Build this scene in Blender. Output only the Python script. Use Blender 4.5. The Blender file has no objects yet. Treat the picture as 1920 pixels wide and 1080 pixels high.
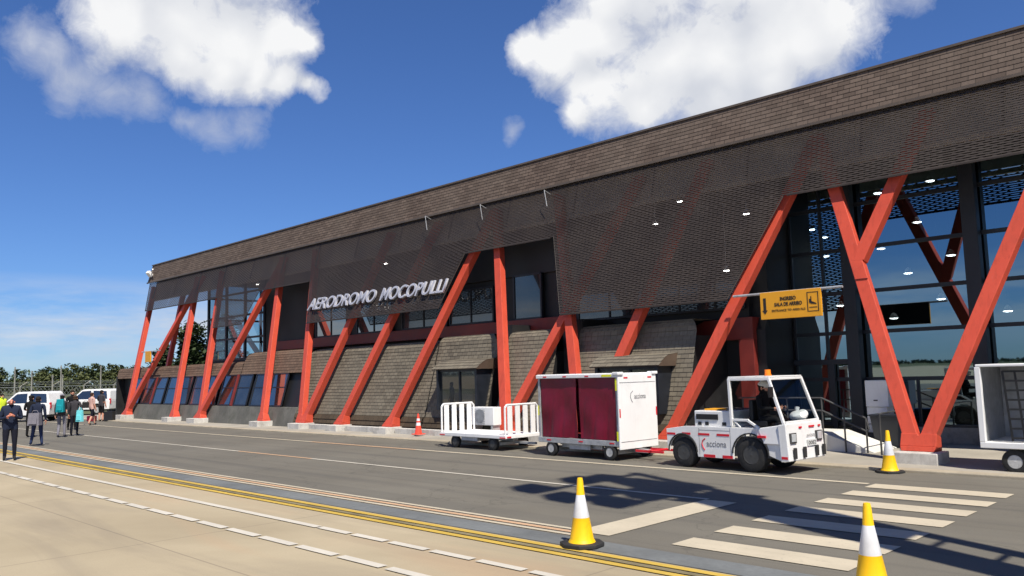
import bpy, bmesh, math, random
from mathutils import Vector, Matrix, Euler
R = math.radians
rng = random.Random(7)
sc = bpy.context.scene
COL = sc.collection

# ------------------------------------------------------------------ materials
def srgb(r, g, b):
    f = lambda c: (c/255/12.92) if c/255 <= 0.04045 else ((c/255+0.055)/1.055)**2.4
    return (f(r), f(g), f(b))

def newmat(name):
    m = bpy.data.materials.new(name); m.use_nodes = True
    nt = m.node_tree; nt.nodes.clear()
    out = nt.nodes.new('ShaderNodeOutputMaterial')
    return m, nt, out

def N(nt, typ, **kw):
    n = nt.nodes.new(typ)
    for k, v in kw.items():
        if k.startswith('i_'):
            key = k[2:]
            n.inputs[int(key) if key.isdigit() else key].default_value = v
        else: setattr(n, k, v)
    return n

def c4(c): return (c[0], c[1], c[2], 1)

def mixc(nt, fac, a, b, blend='MIX'):
    n = nt.nodes.new('ShaderNodeMix'); n.data_type = 'RGBA'; n.blend_type = blend
    for sock, val in ((n.inputs[0], fac), (n.inputs[6], a), (n.inputs[7], b)):
        if hasattr(val, 'is_linked'): nt.links.new(val, sock)
        elif isinstance(val, (int, float)): sock.default_value = val
        else: sock.default_value = c4(val)
    return n.outputs[2]

def noise(nt, vec, scale, detail=4, rough=.55, dist=0.0):
    n = N(nt, 'ShaderNodeTexNoise'); n.inputs['Scale'].default_value = scale
    n.inputs['Detail'].default_value = detail; n.inputs['Roughness'].default_value = rough
    n.inputs['Distortion'].default_value = dist
    if vec is not None: nt.links.new(vec, n.inputs['Vector'])
    return n.outputs['Fac']

def ramp(nt, val, lo, hi, a=0.0, b=1.0):
    n = N(nt, 'ShaderNodeMapRange', clamp=True)
    nt.links.new(val, n.inputs[0])
    n.inputs[1].default_value = lo; n.inputs[2].default_value = hi
    n.inputs[3].default_value = a; n.inputs[4].default_value = b
    return n.outputs[0]

def obvec(nt, scale=(1, 1, 1), kind='Object'):
    t = N(nt, 'ShaderNodeTexCoord'); mp = N(nt, 'ShaderNodeMapping')
    mp.inputs['Scale'].default_value = scale
    nt.links.new(t.outputs[kind], mp.inputs['Vector'])
    return mp.outputs['Vector']

def bump(nt, h, strength, dist=0.02):
    b = N(nt, 'ShaderNodeBump'); b.inputs['Strength'].default_value = strength
    b.inputs['Distance'].default_value = dist
    nt.links.new(h, b.inputs['Height']); return b.outputs['Normal']

STREAK = {'red_painted_steel': .5, 'white_vehicle_paint': .16, 'white_panel': .14, 'stained_concrete': .8, 'pale_concrete': .5, 'yellow_cone_plastic': .35, 'white_cone_sleeve': .4, 'galvanised_steel': .4}
def mat(name, col, rough=.6, metal=0.0, var=.18, scale=3.0, fine=0.0, bmp=0.0, bscale=40, coat=0.0, dirt=None, dirt_amt=.3, spec=.5, trans=0.0):
    """plain procedural surface: base colour with broad variation, optional fine grain, dirt and bump"""
    m, nt, out = newmat(name)
    p = N(nt, 'ShaderNodeBsdfPrincipled')
    v = obvec(nt)
    n1 = noise(nt, v, scale, 5, .6)
    lo = tuple(c*(1-var) for c in col); hi = tuple(min(1, c*(1+var)) for c in col)
    c = mixc(nt, ramp(nt, n1, .3, .7), lo, hi)
    if fine:
        n2 = noise(nt, v, scale*25, 3, .7)
        c = mixc(nt, ramp(nt, n2, .3, .7, 0, fine), c, tuple(x*.55 for x in col))
    if dirt:
        n3 = noise(nt, v, scale*1.7, 6, .65, .4)
        c = mixc(nt, ramp(nt, n3, .5, .75, 0, dirt_amt), c, dirt)
    if name in STREAK:
        n4 = noise(nt, obvec(nt, (7, 7, .5)), 1.6, 5, .65)
        c = mixc(nt, ramp(nt, n4, .52, .75, 0, STREAK[name]), c, tuple(x*.55 for x in col))
        n5 = noise(nt, v, 9, 6, .75); c = mixc(nt, ramp(nt, n5, .60, .72, 0, STREAK[name]*.8), c, tuple(min(1, x*.6+.12) for x in col))
    nt.links.new(c, p.inputs['Base Color'])
    r = ramp(nt, n1, .2, .8, max(.02, rough-.08), min(1, rough+.08))
    nt.links.new(r, p.inputs['Roughness'])
    p.inputs['Metallic'].default_value = metal
    p.inputs['Specular IOR Level'].default_value = spec
    if coat: p.inputs['Coat Weight'].default_value = coat; p.inputs['Coat Roughness'].default_value = .08
    if trans: p.inputs['Transmission Weight'].default_value = trans
    if bmp: nt.links.new(bump(nt, noise(nt, v, bscale, 4, .6), bmp), p.inputs['Normal'])
    nt.links.new(p.outputs[0], out.inputs[0])
    return m

def shingle_mat(name, c1, c2, grey, w=.24, fade=.4, mortar=.014):
    m, nt, out = newmat(name)
    p = N(nt, 'ShaderNodeBsdfPrincipled'); p.inputs['Roughness'].default_value = .85
    p.inputs['Specular IOR Level'].default_value = .25
    uv = N(nt, 'ShaderNodeUVMap')
    mp = N(nt, 'ShaderNodeMapping'); nt.links.new(uv.outputs[0], mp.inputs[0])
    br = N(nt, 'ShaderNodeTexBrick', offset=.5, squash=1.0)
    br.inputs['Scale'].default_value = 1; br.inputs['Brick Width'].default_value = w
    br.inputs['Row Height'].default_value = 1; br.inputs['Mortar Size'].default_value = mortar
    br.inputs['Mortar Smooth'].default_value = .3; br.inputs['Bias'].default_value = 0
    br.inputs['Color1'].default_value = c4(c1); br.inputs['Color2'].default_value = c4(c2)
    br.inputs['Mortar'].default_value = c4(tuple(x*.3 for x in c1))
    nt.links.new(mp.outputs[0], br.inputs['Vector'])
    v = obvec(nt)
    a = noise(nt, v, .5, 5, .6); b = noise(nt, obvec(nt, (9, 9, 1.2)), 2.0, 4, .7)
    c = mixc(nt, ramp(nt, a, .35, .7, 0, fade), br.outputs['Color'], grey)
    c = mixc(nt, ramp(nt, b, .35, .75, 0, .45), c, tuple(x*.5 for x in c1))
    nt.links.new(c, p.inputs['Base Color'])
    nt.links.new(bump(nt, b, .4, .01), p.inputs['Normal'])
    nt.links.new(p.outputs[0], out.inputs[0]); return m

def glass_mat(name, tint, refl, base=None, gcol=(.85, .92, 1)):
    """window glass: see-through (base None) or dark room behind a reflecting pane"""
    m, nt, out = newmat(name)
    g = N(nt, 'ShaderNodeBsdfGlossy'); g.inputs['Color'].default_value = c4(gcol); g.inputs['Roughness'].default_value = .015
    nt.links.new(bump(nt, noise(nt, obvec(nt), .55, 2, .5), .05, .02), g.inputs['Normal'])
    if base is None:
        t = N(nt, 'ShaderNodeBsdfTransparent'); t.inputs['Color'].default_value = c4(tint)
    else:
        t = N(nt, 'ShaderNodeBsdfPrincipled'); t.inputs['Roughness'].default_value = .2
        nt.links.new(mixc(nt, ramp(nt, noise(nt, obvec(nt), 1.1, 3), .4, .65), base, tuple(x*2.2 for x in base)), t.inputs['Base Color'])
    f = N(nt, 'ShaderNodeFresnel'); f.inputs['IOR'].default_value = 1.5
    mr = ramp(nt, f.outputs[0], .04, .6, refl, min(1, refl+.45))
    mx = N(nt, 'ShaderNodeMixShader'); nt.links.new(mr, mx.inputs[0])
    nt.links.new(t.outputs[0], mx.inputs[1]); nt.links.new(g.outputs[0], mx.inputs[2])
    nt.links.new(mx.outputs[0], out.inputs[0]); return m

def emit_mat(name, col, s):
    m, nt, out = newmat(name)
    e = N(nt, 'ShaderNodeEmission'); e.inputs['Strength'].default_value = s
    nt.links.new(mixc(nt, ramp(nt, noise(nt, obvec(nt), 5), .3, .7), col, tuple(x*.9 for x in col)), e.inputs['Color'])
    nt.links.new(e.outputs[0], out.inputs[0]); return m

def asphalt_mat():
    m, nt, out = newmat('asphalt')
    p = N(nt, 'ShaderNodeBsdfPrincipled'); p.inputs['Roughness'].default_value = .9
    p.inputs['Specular IOR Level'].default_value = .25
    v = obvec(nt)
    base = mixc(nt, ramp(nt, noise(nt, v, .35, 5, .6), .3, .7), (.128, .117, .095), (.166, .153, .125))
    st = noise(nt, obvec(nt, (.05, 1.1, 1)), 1.4, 4, .6)
    base = mixc(nt, ramp(nt, st, .45, .75, 0, .35), base, (.09, .087, .08))
    sp = noise(nt, v, 60, 3, .8)
    base = mixc(nt, ramp(nt, sp, .52, .75, 0, .5), base, (.25, .24, .215))
    pits = noise(nt, v, 95, 2, .7)
    base = mixc(nt, ramp(nt, pits, .56, .72, 0, .6), base, (.05, .05, .05))
    tm = noise(nt, obvec(nt, (.025, 3.2, 1)), 1.0, 3, .5, .1)
    base = mixc(nt, ramp(nt, tm, .55, .70, 0, .4), base, (.075, .072, .068))
    vo = N(nt, 'ShaderNodeTexVoronoi', feature='DISTANCE_TO_EDGE'); vo.inputs['Scale'].default_value = .33
    wv = N(nt, 'ShaderNodeVectorMath', operation='ADD'); nt.links.new(v, wv.inputs[0])
    wn = N(nt, 'ShaderNodeTexNoise'); wn.inputs['Scale'].default_value = 2.2; wn.inputs['Detail'].default_value = 5; nt.links.new(v, wn.inputs['Vector']); nt.links.new(wn.outputs['Color'], wv.inputs[1])
    nt.links.new(wv.outputs[0], vo.inputs['Vector'])
    base = mixc(nt, ramp(nt, vo.outputs['Distance'], .010, .0, 0, .3), base, (.04, .04, .038))
    oil = noise(nt, v, .9, 6, .7, .6)
    base = mixc(nt, ramp(nt, oil, .62, .74, 0, .45), base, (.06, .058, .055))
    nt.links.new(base, p.inputs['Base Color'])
    nt.links.new(bump(nt, sp, .35, .008), p.inputs['Normal'])
    nt.links.new(p.outputs[0], out.inputs[0]); return m

def concrete_apron_mat():
    m, nt, out = newmat('apron_concrete')
    p = N(nt, 'ShaderNodeBsdfPrincipled'); p.inputs['Roughness'].default_value = .88
    p.inputs['Specular IOR Level'].default_value = .25
    v = obvec(nt)
    base = mixc(nt, ramp(nt, noise(nt, v, .22, 6, .62, .5), .3, .7), (.315, .26, .172), (.43, .36, .245))
    st = noise(nt, obvec(nt, (.12, .8, 1)), 1.0, 5, .6, .8)
    base = mixc(nt, ramp(nt, st, .5, .72, 0, .55), base, (.22, .185, .14))
    rd = noise(nt, obvec(nt, (.15, .7, 1)), .7, 3, .5, 1.0)
    base = mixc(nt, ramp(nt, rd, .56, .72, 0, .4), base, (.42, .28, .17))
    sp = noise(nt, v, 45, 3, .8)
    base = mixc(nt, ramp(nt, sp, .5, .75, 0, .3), base, (.2, .175, .13))
    br = N(nt, 'ShaderNodeTexBrick', offset=0.0)
    br.inputs['Scale'].default_value = 1; br.inputs['Brick Width'].default_value = 5.6; br.inputs['Row Height'].default_value = 4.4
    br.inputs['Mortar Size'].default_value = .014; br.inputs['Mortar Smooth'].default_value = .2
    nt.links.new(v, br.inputs['Vector'])
    jm = N(nt, 'ShaderNodeMath', operation='MULTIPLY'); jm.inputs[1].default_value = .5
    nt.links.new(br.outputs['Fac'], jm.inputs[0])
    base = mixc(nt, jm.outputs[0], base, (.16, .13, .10))
    nt.links.new(base, p.inputs['Base Color'])
    nt.links.new(bump(nt, sp, .2, .006), p.inputs['Normal'])
    nt.links.new(p.outputs[0], out.inputs[0]); return m

def paint_mat(name, col, under=(.15, .14, .125), wear=.55):
    m, nt, out = newmat(name)
    p = N(nt, 'ShaderNodeBsdfPrincipled'); p.inputs['Roughness'].default_value = .7
    p.inputs['Specular IOR Level'].default_value = .3
    v = obvec(nt)
    n1 = noise(nt, v, 14, 6, .75, .3); n2 = noise(nt, v, 1.3, 4, .6)
    c = mixc(nt, ramp(nt, n2, .3, .7), tuple(x*.86 for x in col), col)
    c = mixc(nt, ramp(nt, n1, .56, .72, 0, wear), c, under)
    sk = noise(nt, obvec(nt, (.4, 2.5, 1)), 2.0, 4, .6)
    c = mixc(nt, ramp(nt, sk, .55, .8, 0, .4), c, tuple(x*.62 for x in col))
    nt.links.new(c, p.inputs['Base Color']); nt.links.new(p.outputs[0], out.inputs[0]); return m

def leaf_mat(name, a, b):
    m, nt, out = newmat(name)
    p = N(nt, 'ShaderNodeBsdfPrincipled'); p.inputs['Roughness'].default_value = .65
    p.inputs['Specular IOR Level'].default_value = .25
    g = N(nt, 'ShaderNodeNewGeometry')
    c = mixc(nt, g.outputs['Random Per Island'], a, b)
    c = mixc(nt, ramp(nt, noise(nt, obvec(nt), .5, 3), .35, .65, 0, .5), c, tuple(x*.6 for x in a))
    nt.links.new(c, p.inputs['Base Color']); nt.links.new(p.outputs[0], out.inputs[0]); return m

M = {}
M['red'] = mat('red_painted_steel', srgb(198, 78, 57), .5, var=.07, scale=1.2, dirt=srgb(160, 70, 54), dirt_amt=.35, spec=.35)
M['dark_red'] = mat('dark_red_steel', srgb(118, 42, 36), .5, var=.15)
M['mesh'] = mat('brown_expanded_metal', (.046, .036, .030), .55, .0, var=.2, scale=1.0, spec=.35)
M['rail'] = mat('brown_metal_trim', (.11, .085, .065), .5, var=.15)
M['fascia'] = shingle_mat('fascia_shingle', srgb(104, 90, 81), srgb(77, 65, 58), srgb(118, 108, 98), .30, .35)
M['wall'] = shingle_mat('grey_wood_shingle', srgb(121, 113, 99), srgb(94, 87, 77), srgb(134, 127, 113), .24, .55)
M['wallbrown'] = shingle_mat('brown_wood_shingle', srgb(118, 95, 80), srgb(92, 74, 64), srgb(128, 112, 96), .24, .4)
M['base_course'] = shingle_mat('dark_base_shingle', srgb(84, 72, 58), srgb(66, 56, 46), srgb(96, 86, 72), .3, .4)
M['black'] = mat('black_cladding', (.012, .012, .013), .55, var=.3, scale=1.5)
M['navy'] = mat('dark_navy_steel', (.012, .015, .022), .45, var=.25)
M['soffit'] = mat('dark_soffit', (.05, .043, .038), .8, var=.2, scale=.8)
M['eaves'] = mat('tan_eaves_board', (.60, .51, .39), .8, var=.15, scale=.7)
M['concrete'] = mat('grey_concrete', (.30, .285, .255), .9, var=.25, scale=1.8, fine=.4, dirt=(.10, .10, .085), dirt_amt=.7, bmp=.3)
M['plinthcon'] = mat('stained_concrete', (.125, .123, .11), .9, var=.3, scale=1.2, fine=.4, dirt=(.06, .065, .05), dirt_amt=.8, bmp=.3)
M['pale_con'] = mat('pale_concrete', (.56, .54, .50), .9, var=.18, scale=2.2, fine=.3, dirt=(.22, .2, .17), dirt_amt=.6)
M['whitecon'] = mat('white_concrete', (.66, .65, .61), .85, var=.12, scale=2, fine=.2, dirt=(.4, .38, .34), dirt_amt=.4)
M['pave'] = mat('pavement_concrete', (.36, .33, .275), .9, var=.18, scale=.6, fine=.3, dirt=(.25, .22, .18), dirt_amt=.4)
M['kerb'] = mat('kerb_concrete', (.40, .345, .255), .9, var=.2, scale=1.0, fine=.3, dirt=(.2, .17, .12), dirt_amt=.5)
M['lobbyglass'] = glass_mat('lobby_glass', (.24, .29, .32), .55, gcol=(.42, .58, .67))
M['boxglass'] = glass_mat('clear_corner_glass', (.62, .76, .80), .10)
M['winglass'] = glass_mat('dark_window_glass', None, .16, base=(.016, .019, .022), gcol=(.52, .52, .48))
M['carglass'] = glass_mat('vehicle_glass', None, .12, base=(.008, .010, .010), gcol=(.8, .9, 1))
M['cabglass'] = glass_mat('cab_glass', (.72, .75, .75), .015)
M['white'] = mat('white_vehicle_paint', (.78, .78, .77), .35, var=.05, scale=1.5, coat=.3, dirt=(.5, .47, .42), dirt_amt=.35)
M['whitepl'] = mat('white_panel', (.80, .80, .79), .5, var=.04, scale=1.2, dirt=(.6, .58, .54), dirt_amt=.3)
M['galv'] = mat('galvanised_steel', (.42, .43, .44), .5, .3, var=.2, scale=4, dirt=(.2, .19, .18), dirt_amt=.5)
M['steel'] = mat('dark_chassis_steel', (.07, .07, .07), .6, .2, var=.3, scale=4)
M['tyre'] = mat('black_rubber', (.018, .018, .018), .85, var=.3, scale=6, dirt=(.07, .065, .06), dirt_amt=.5)
M['rim'] = mat('pale_wheel_rim', (.5, .5, .49), .5, .2, var=.15, scale=8, dirt=(.2, .18, .16), dirt_amt=.6)
M['darkrim'] = mat('dark_wheel_rim', (.06, .06, .06), .5, .2, var=.2, scale=8)
M['redtape'] = mat('red_reflective_tape', srgb(205, 30, 45), .4, var=.1)
M['yeltape'] = mat('yellow_reflective_tape', srgb(225, 225, 40), .4, var=.1)
M['burgundy'] = mat('burgundy_pvc_curtain', srgb(112, 14, 42), .33, var=.22, scale=2.5, spec=.35)
M['yellow'] = mat('yellow_cone_plastic', srgb(250, 196, 8), .45, var=.06, scale=3, dirt=srgb(180, 140, 30), dirt_amt=.3)
M['conewhite'] = mat('white_cone_sleeve', (.75, .76, .78), .4, var=.08, scale=3, dirt=(.5, .5, .5), dirt_amt=.4)
M['orange'] = mat('orange_cone_plastic', srgb(235, 78, 58), .45, var=.08)
M['rubber'] = mat('black_cone_base', (.02, .02, .02), .7, var=.3, scale=6)
M['signyel'] = mat('yellow_sign_panel', srgb(226, 158, 28), .5, var=.05, scale=1.5)
M['ink'] = mat('black_sign_ink', (.015, .012, .01), .6, var=.1)
M['greyink'] = mat('grey_logo_ink', (.2, .2, .21), .6, var=.1)
M['plate'] = mat('number_plate', (.55, .56, .55), .5, var=.1)
M['letter'] = mat('pale_metal_letter', (.55, .55, .60), .4, .3, var=.1, scale=3)
M['beacon'] = mat('amber_beacon', srgb(255, 130, 10), .25, var=.08, spec=.6)
M['lamp'] = emit_mat('lit_lamp', (1, .97, .9), 18)
M['headlamp'] = mat('headlamp_lens', (.45, .47, .48), .15, var=.2, scale=10, spec=.8)
M['intwall'] = mat('interior_wall', (.10, .10, .10), .8, var=.3, scale=.6)
M['intfloor'] = mat('interior_floor', (.13, .12, .11), .3, var=.15, scale=.8)
M['grass'] = mat('field_grass', (.09, .10, .035), .95, var=.45, scale=.08, fine=.5, dirt=(.18, .15, .06), dirt_amt=.6)
M['bark'] = mat('bark', (.06, .045, .032), .9, var=.3, scale=3, bmp=.5)
M['leaf1'] = leaf_mat('dark_leaf', (.020, .032, .012), (.05, .075, .026))
M['leaf2'] = leaf_mat('mid_leaf', (.035, .055, .018), (.085, .11, .036))
M['leaf3'] = leaf_mat('pale_leaf', (.055, .07, .022), (.12, .13, .045))
M['post'] = mat('weathered_post', (.26, .25, .22), .9, var=.25, scale=2)
M['wire'] = mat('fence_wire', (.23, .25, .24), .6, .3, var=.2)
M['asphalt'] = asphalt_mat(); M['apron'] = concrete_apron_mat()
M['bluestrip'] = mat('worn_grey_strip', (.155, .165, .165), .85, var=.3, scale=.5, fine=.4, dirt=(.08, .085, .085), dirt_amt=.6)
M['pwhite'] = paint_mat('white_road_paint', (.54, .50, .42))
M['pcream'] = paint_mat('cream_road_paint', (.53, .465, .35), wear=.4)
M['porange'] = paint_mat('faded_orange_paint', (.56, .36, .22))
M['pyellow'] = paint_mat('yellow_road_paint', (.56, .38, .07), (.2, .17, .1))
M['pwhite2'] = paint_mat('white_apron_paint', (.58, .54, .46), (.36, .31, .22), .5)

# ------------------------------------------------------------------ mesh helper
class MB:
    def __init__(s): s.v = []; s.f = []; s.m = []; s.u = []
    def add(s, vs, fs, mi=0, uv=None):
        b = len(s.v); s.v += [tuple(map(float, q)) for q in vs]
        for i, f in enumerate(fs):
            s.f.append(tuple(b+k for k in f)); s.m.append(mi)
            s.u.append(uv[i] if uv else None)
        return s
    def quad(s, a, b, c, d, mi=0, uv=None): return s.add([a, b, c, d], [(0, 1, 2, 3)], mi, [uv] if uv else None)
    HEX = [(0, 3, 2, 1), (4, 5, 6, 7), (0, 1, 5, 4), (1, 2, 6, 5), (2, 3, 7, 6), (3, 0, 4, 7)]
    def hexa(s, p, mi=0): return s.add(p, MB.HEX, mi)
    def box(s, x0, x1, y0, y1, z0, z1, mi=0):
        return s.hexa([(x0, y0, z0), (x1, y0, z0), (x1, y1, z0), (x0, y1, z0), (x0, y0, z1), (x1, y0, z1), (x1, y1, z1), (x0, y1, z1)], mi)
    def beam(s, p0, p1, w, h, up=(0, 0, 1), mi=0):
        p0 = Vector(p0); p1 = Vector(p1); d = (p1-p0).normalized(); u = Vector(up)
        if abs(d.dot(u)) > .98: u = Vector((1, 0, 0))
        a = d.cross(u).normalized()*(w/2); b = a.cross(d).normalized()*(h/2)
        return s.hexa([p0-a-b, p0+a-b, p0+a+b, p0-a+b, p1-a-b, p1+a-b, p1+a+b, p1-a+b], mi)
    def tube(s, p0, p1, r, r1=None, n=8, mi=0, caps=True):
        r1 = r if r1 is None else r1
        p0 = Vector(p0); p1 = Vector(p1); d = (p1-p0).normalized()
        u = Vector((0, 0, 1)) if abs(d.z) < .9 else Vector((1, 0, 0))
        a = d.cross(u).normalized(); b = d.cross(a)
        vs = []
        for p, rr in ((p0, r), (p1, r1)):
            for i in range(n):
                t = 2*math.pi*i/n; vs.append(p+(a*math.cos(t)+b*math.sin(t))*rr)
        fs = [(i, (i+1) % n, n+(i+1) % n, n+i) for i in range(n)]
        if caps: fs += [tuple(range(n))[::-1], tuple(range(n, 2*n))]
        return s.add(vs, fs, mi)
    def path(s, pts, r, n=6, mi=0):
        for a, b in zip(pts, pts[1:]): s.tube(a, b, r, None, n, mi)
        return s
    def lathe(s, prof, o=(0, 0, 0), n=20, axis='z', mi=0, mis=None, caps=True):
        vs = []
        for (r, h) in prof:
            for i in range(n):
                t = 2*math.pi*i/n; a, b = r*math.cos(t), r*math.sin(t)
                q = (a, b, h) if axis == 'z' else ((a, h, b) if axis == 'y' else (h, a, b))
                vs.append((o[0]+q[0], o[1]+q[1], o[2]+q[2]))
        for k in range(len(prof)-1):
            fs = [(k*n+i, k*n+(i+1) % n, (k+1)*n+(i+1) % n, (k+1)*n+i) for i in range(n)]
            b = len(s.v)
            if k == 0: base = b; s.v += [tuple(map(float, q)) for q in vs]
            for f in fs:
                s.f.append(tuple(base+i for i in f)); s.m.append(mis[k] if mis else mi); s.u.append(None)
        if not caps: return s
        s.f.append(tuple(base+i for i in range(n))[::-1]); s.m.append(mis[0] if mis else mi); s.u.append(None)
        s.f.append(tuple(base+(len(prof)-1)*n+i for i in range(n))); s.m.append(mis[-1] if mis else mi); s.u.append(None)
        return s
    def prism(s, poly, t0, t1, axis='y', mi=0):
        """poly in (x,z) pulled along y, in (y,z) pulled along x, or in (x,y) pulled along z"""
        f = {'y': lambda a, b, t: (a, t, b), 'x': lambda a, b, t: (t, a, b), 'z': lambda a, b, t: (a, b, t)}[axis]
        n = len(poly)
        vs = [f(a, b, t0) for a, b in poly]+[f(a, b, t1) for a, b in poly]
        fs = [tuple(range(n)), tuple(range(2*n-1, n-1, -1))]+[(i, n+i, n+(i+1) % n, (i+1) % n) for i in range(n)]
        return s.add(vs, fs, mi)
    def ball(s, c, r, n=10, m=6, mi=0):
        rx, ry, rz = r if isinstance(r, (tuple, list)) else (r, r, r)
        vs = []; fs = []
        for j in range(m+1):
            ph = math.pi*j/m
            for i in range(n):
                t = 2*math.pi*i/n
                vs.append((c[0]+rx*math.sin(ph)*math.cos(t), c[1]+ry*math.sin(ph)*math.sin(t), c[2]-rz*math.cos(ph)))
        for j in range(m):
            for i in range(n): fs.append((j*n+i, j*n+(i+1) % n, (j+1)*n+(i+1) % n, (j+1)*n+i))
        return s.add(vs, fs, mi)
    def build(s, name, mats, parent=None, off=(0, 0, 0), smooth=False, bevel=0, loc=None, rz=0, fixn=True):
        me = bpy.data.meshes.new(name)
        vs = [(a-off[0], b-off[1], c-off[2]) for a, b, c in s.v]
        me.from_pydata(vs, [], s.f)
        mats = mats if isinstance(mats, (list, tuple)) else [mats]
        for m_ in mats: me.materials.append(M[m_] if isinstance(m_, str) else m_)
        for p, mi in zip(me.polygons, s.m): p.material_index = mi
        if any(u for u in s.u):
            ul = me.uv_layers.new(name='UVMap')
            for p, u in zip(me.polygons, s.u):
                if u:
                    for li, q in zip(p.loop_indices, u): ul.data[li].uv = q
        if smooth:
            for p in me.polygons: p.use_smooth = True
        if fixn and not any(s.u):
            bm = bmesh.new(); bm.from_mesh(me)
            bmesh.ops.remove_doubles(bm, verts=bm.verts, dist=1e-5) if smooth else None
            bmesh.ops.recalc_face_normals(bm, faces=bm.faces); bm.to_mesh(me); bm.free()
        if smooth:
            try: me.set_sharp_from_angle(angle=R(40))
            except Exception: pass
        o = bpy.data.objects.new(name, me); COL.objects.link(o)
        if parent is not None: o.parent = parent
        if loc is not None: o.location = loc
        if rz: o.rotation_euler.z = rz
        if bevel:
            b = o.modifiers.new('bevel', 'BEVEL'); b.width = bevel; b.segments = 2; b.limit_method = 'ANGLE'; b.angle_limit = R(35)
        return o

def tag(o, label=None, cat=None, group=None, kind=None):
    if label: o['label'] = label
    if cat: o['category'] = cat
    if group: o['group'] = group
    if kind: o['kind'] = kind
    return o
def empty(name, loc, rz=0):
    o = bpy.data.objects.new(name, None); COL.objects.link(o); o.location = loc; o.rotation_euler.z = rz; o.empty_display_size = .3
    return o
def copy_thing(o, parent=None):
    c = o.copy(); COL.objects.link(c)
    if parent is not None: c.parent = parent
    for ch in list(o.children): copy_thing(ch, c)
    return c
def text(name, body, size, mat_, parent, loc, rot, width=None, extrude=.004, shear=0.0, bold=0.0, align='CENTER'):
    cu = bpy.data.curves.new(name, 'FONT'); cu.body = body; cu.size = size; cu.extrude = extrude; cu.shear = shear
    cu.align_x = align; cu.offset = bold
    cu.materials.append(M[mat_])
    o = bpy.data.objects.new(name, cu); COL.objects.link(o); o.parent = parent
    bpy.context.view_layer.update()
    w = max(o.dimensions.x, .01)
    me = bpy.data.meshes.new_from_object(o.evaluated_get(bpy.context.evaluated_depsgraph_get()))
    bpy.data.objects.remove(o); bpy.data.curves.remove(cu)
    o = bpy.data.objects.new(name, me); COL.objects.link(o); o.parent = parent
    o.location = loc; o.rotation_euler = rot
    if width: o.scale.x = width/w
    return o
def pieces(name, boxes, mats, parent, bevel=0):
    for b in boxes: MB().box(*b).build(name, mats, parent, bevel=bevel)

# ------------------------------------------------------------------ camera
cam_d = bpy.data.cameras.new('camera'); cam = bpy.data.objects.new('camera', cam_d); COL.objects.link(cam)
f_, yh, A, ROLL, H = 1528., 699., R(45.4), R(-1.49), 2.1
th = math.atan((yh-540)/f_)
fh = Vector((-math.cos(A), math.sin(A), 0)); rt = Vector((math.sin(A), math.cos(A), 0)); up = Vector((0, 0, 1))
fw = fh*math.cos(th)+up*math.sin(th); uc = up*math.cos(th)-fh*math.sin(th)
r2 = rt*math.cos(ROLL)+uc*math.sin(ROLL); u2 = uc*math.cos(ROLL)-rt*math.sin(ROLL)
cam.matrix_world = Matrix(((r2.x, u2.x, -fw.x, 0), (r2.y, u2.y, -fw.y, 0), (r2.z, u2.z, -fw.z, H), (0, 0, 0, 1)))
cam_d.sensor_width = 36; cam_d.lens = f_/1920*36; cam_d.clip_end = 6000; cam_d.clip_start = .05
sc.camera = cam

# ------------------------------------------------------------------ sun and sky
SUN = Vector((.62, -.28, 1.0)).normalized()
elev = math.asin(SUN.z); azim = math.atan2(SUN.x, SUN.y)
ld = bpy.data.lights.new('sun', 'SUN'); ld.energy = 5.0; ld.angle = R(.5); ld.color = (1, .935, .82)
lo = bpy.data.objects.new('sun', ld); COL.objects.link(lo); lo.rotation_euler = SUN.to_track_quat('Z', 'Y').to_euler(); lo.location = (0, 0, 60)

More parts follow.
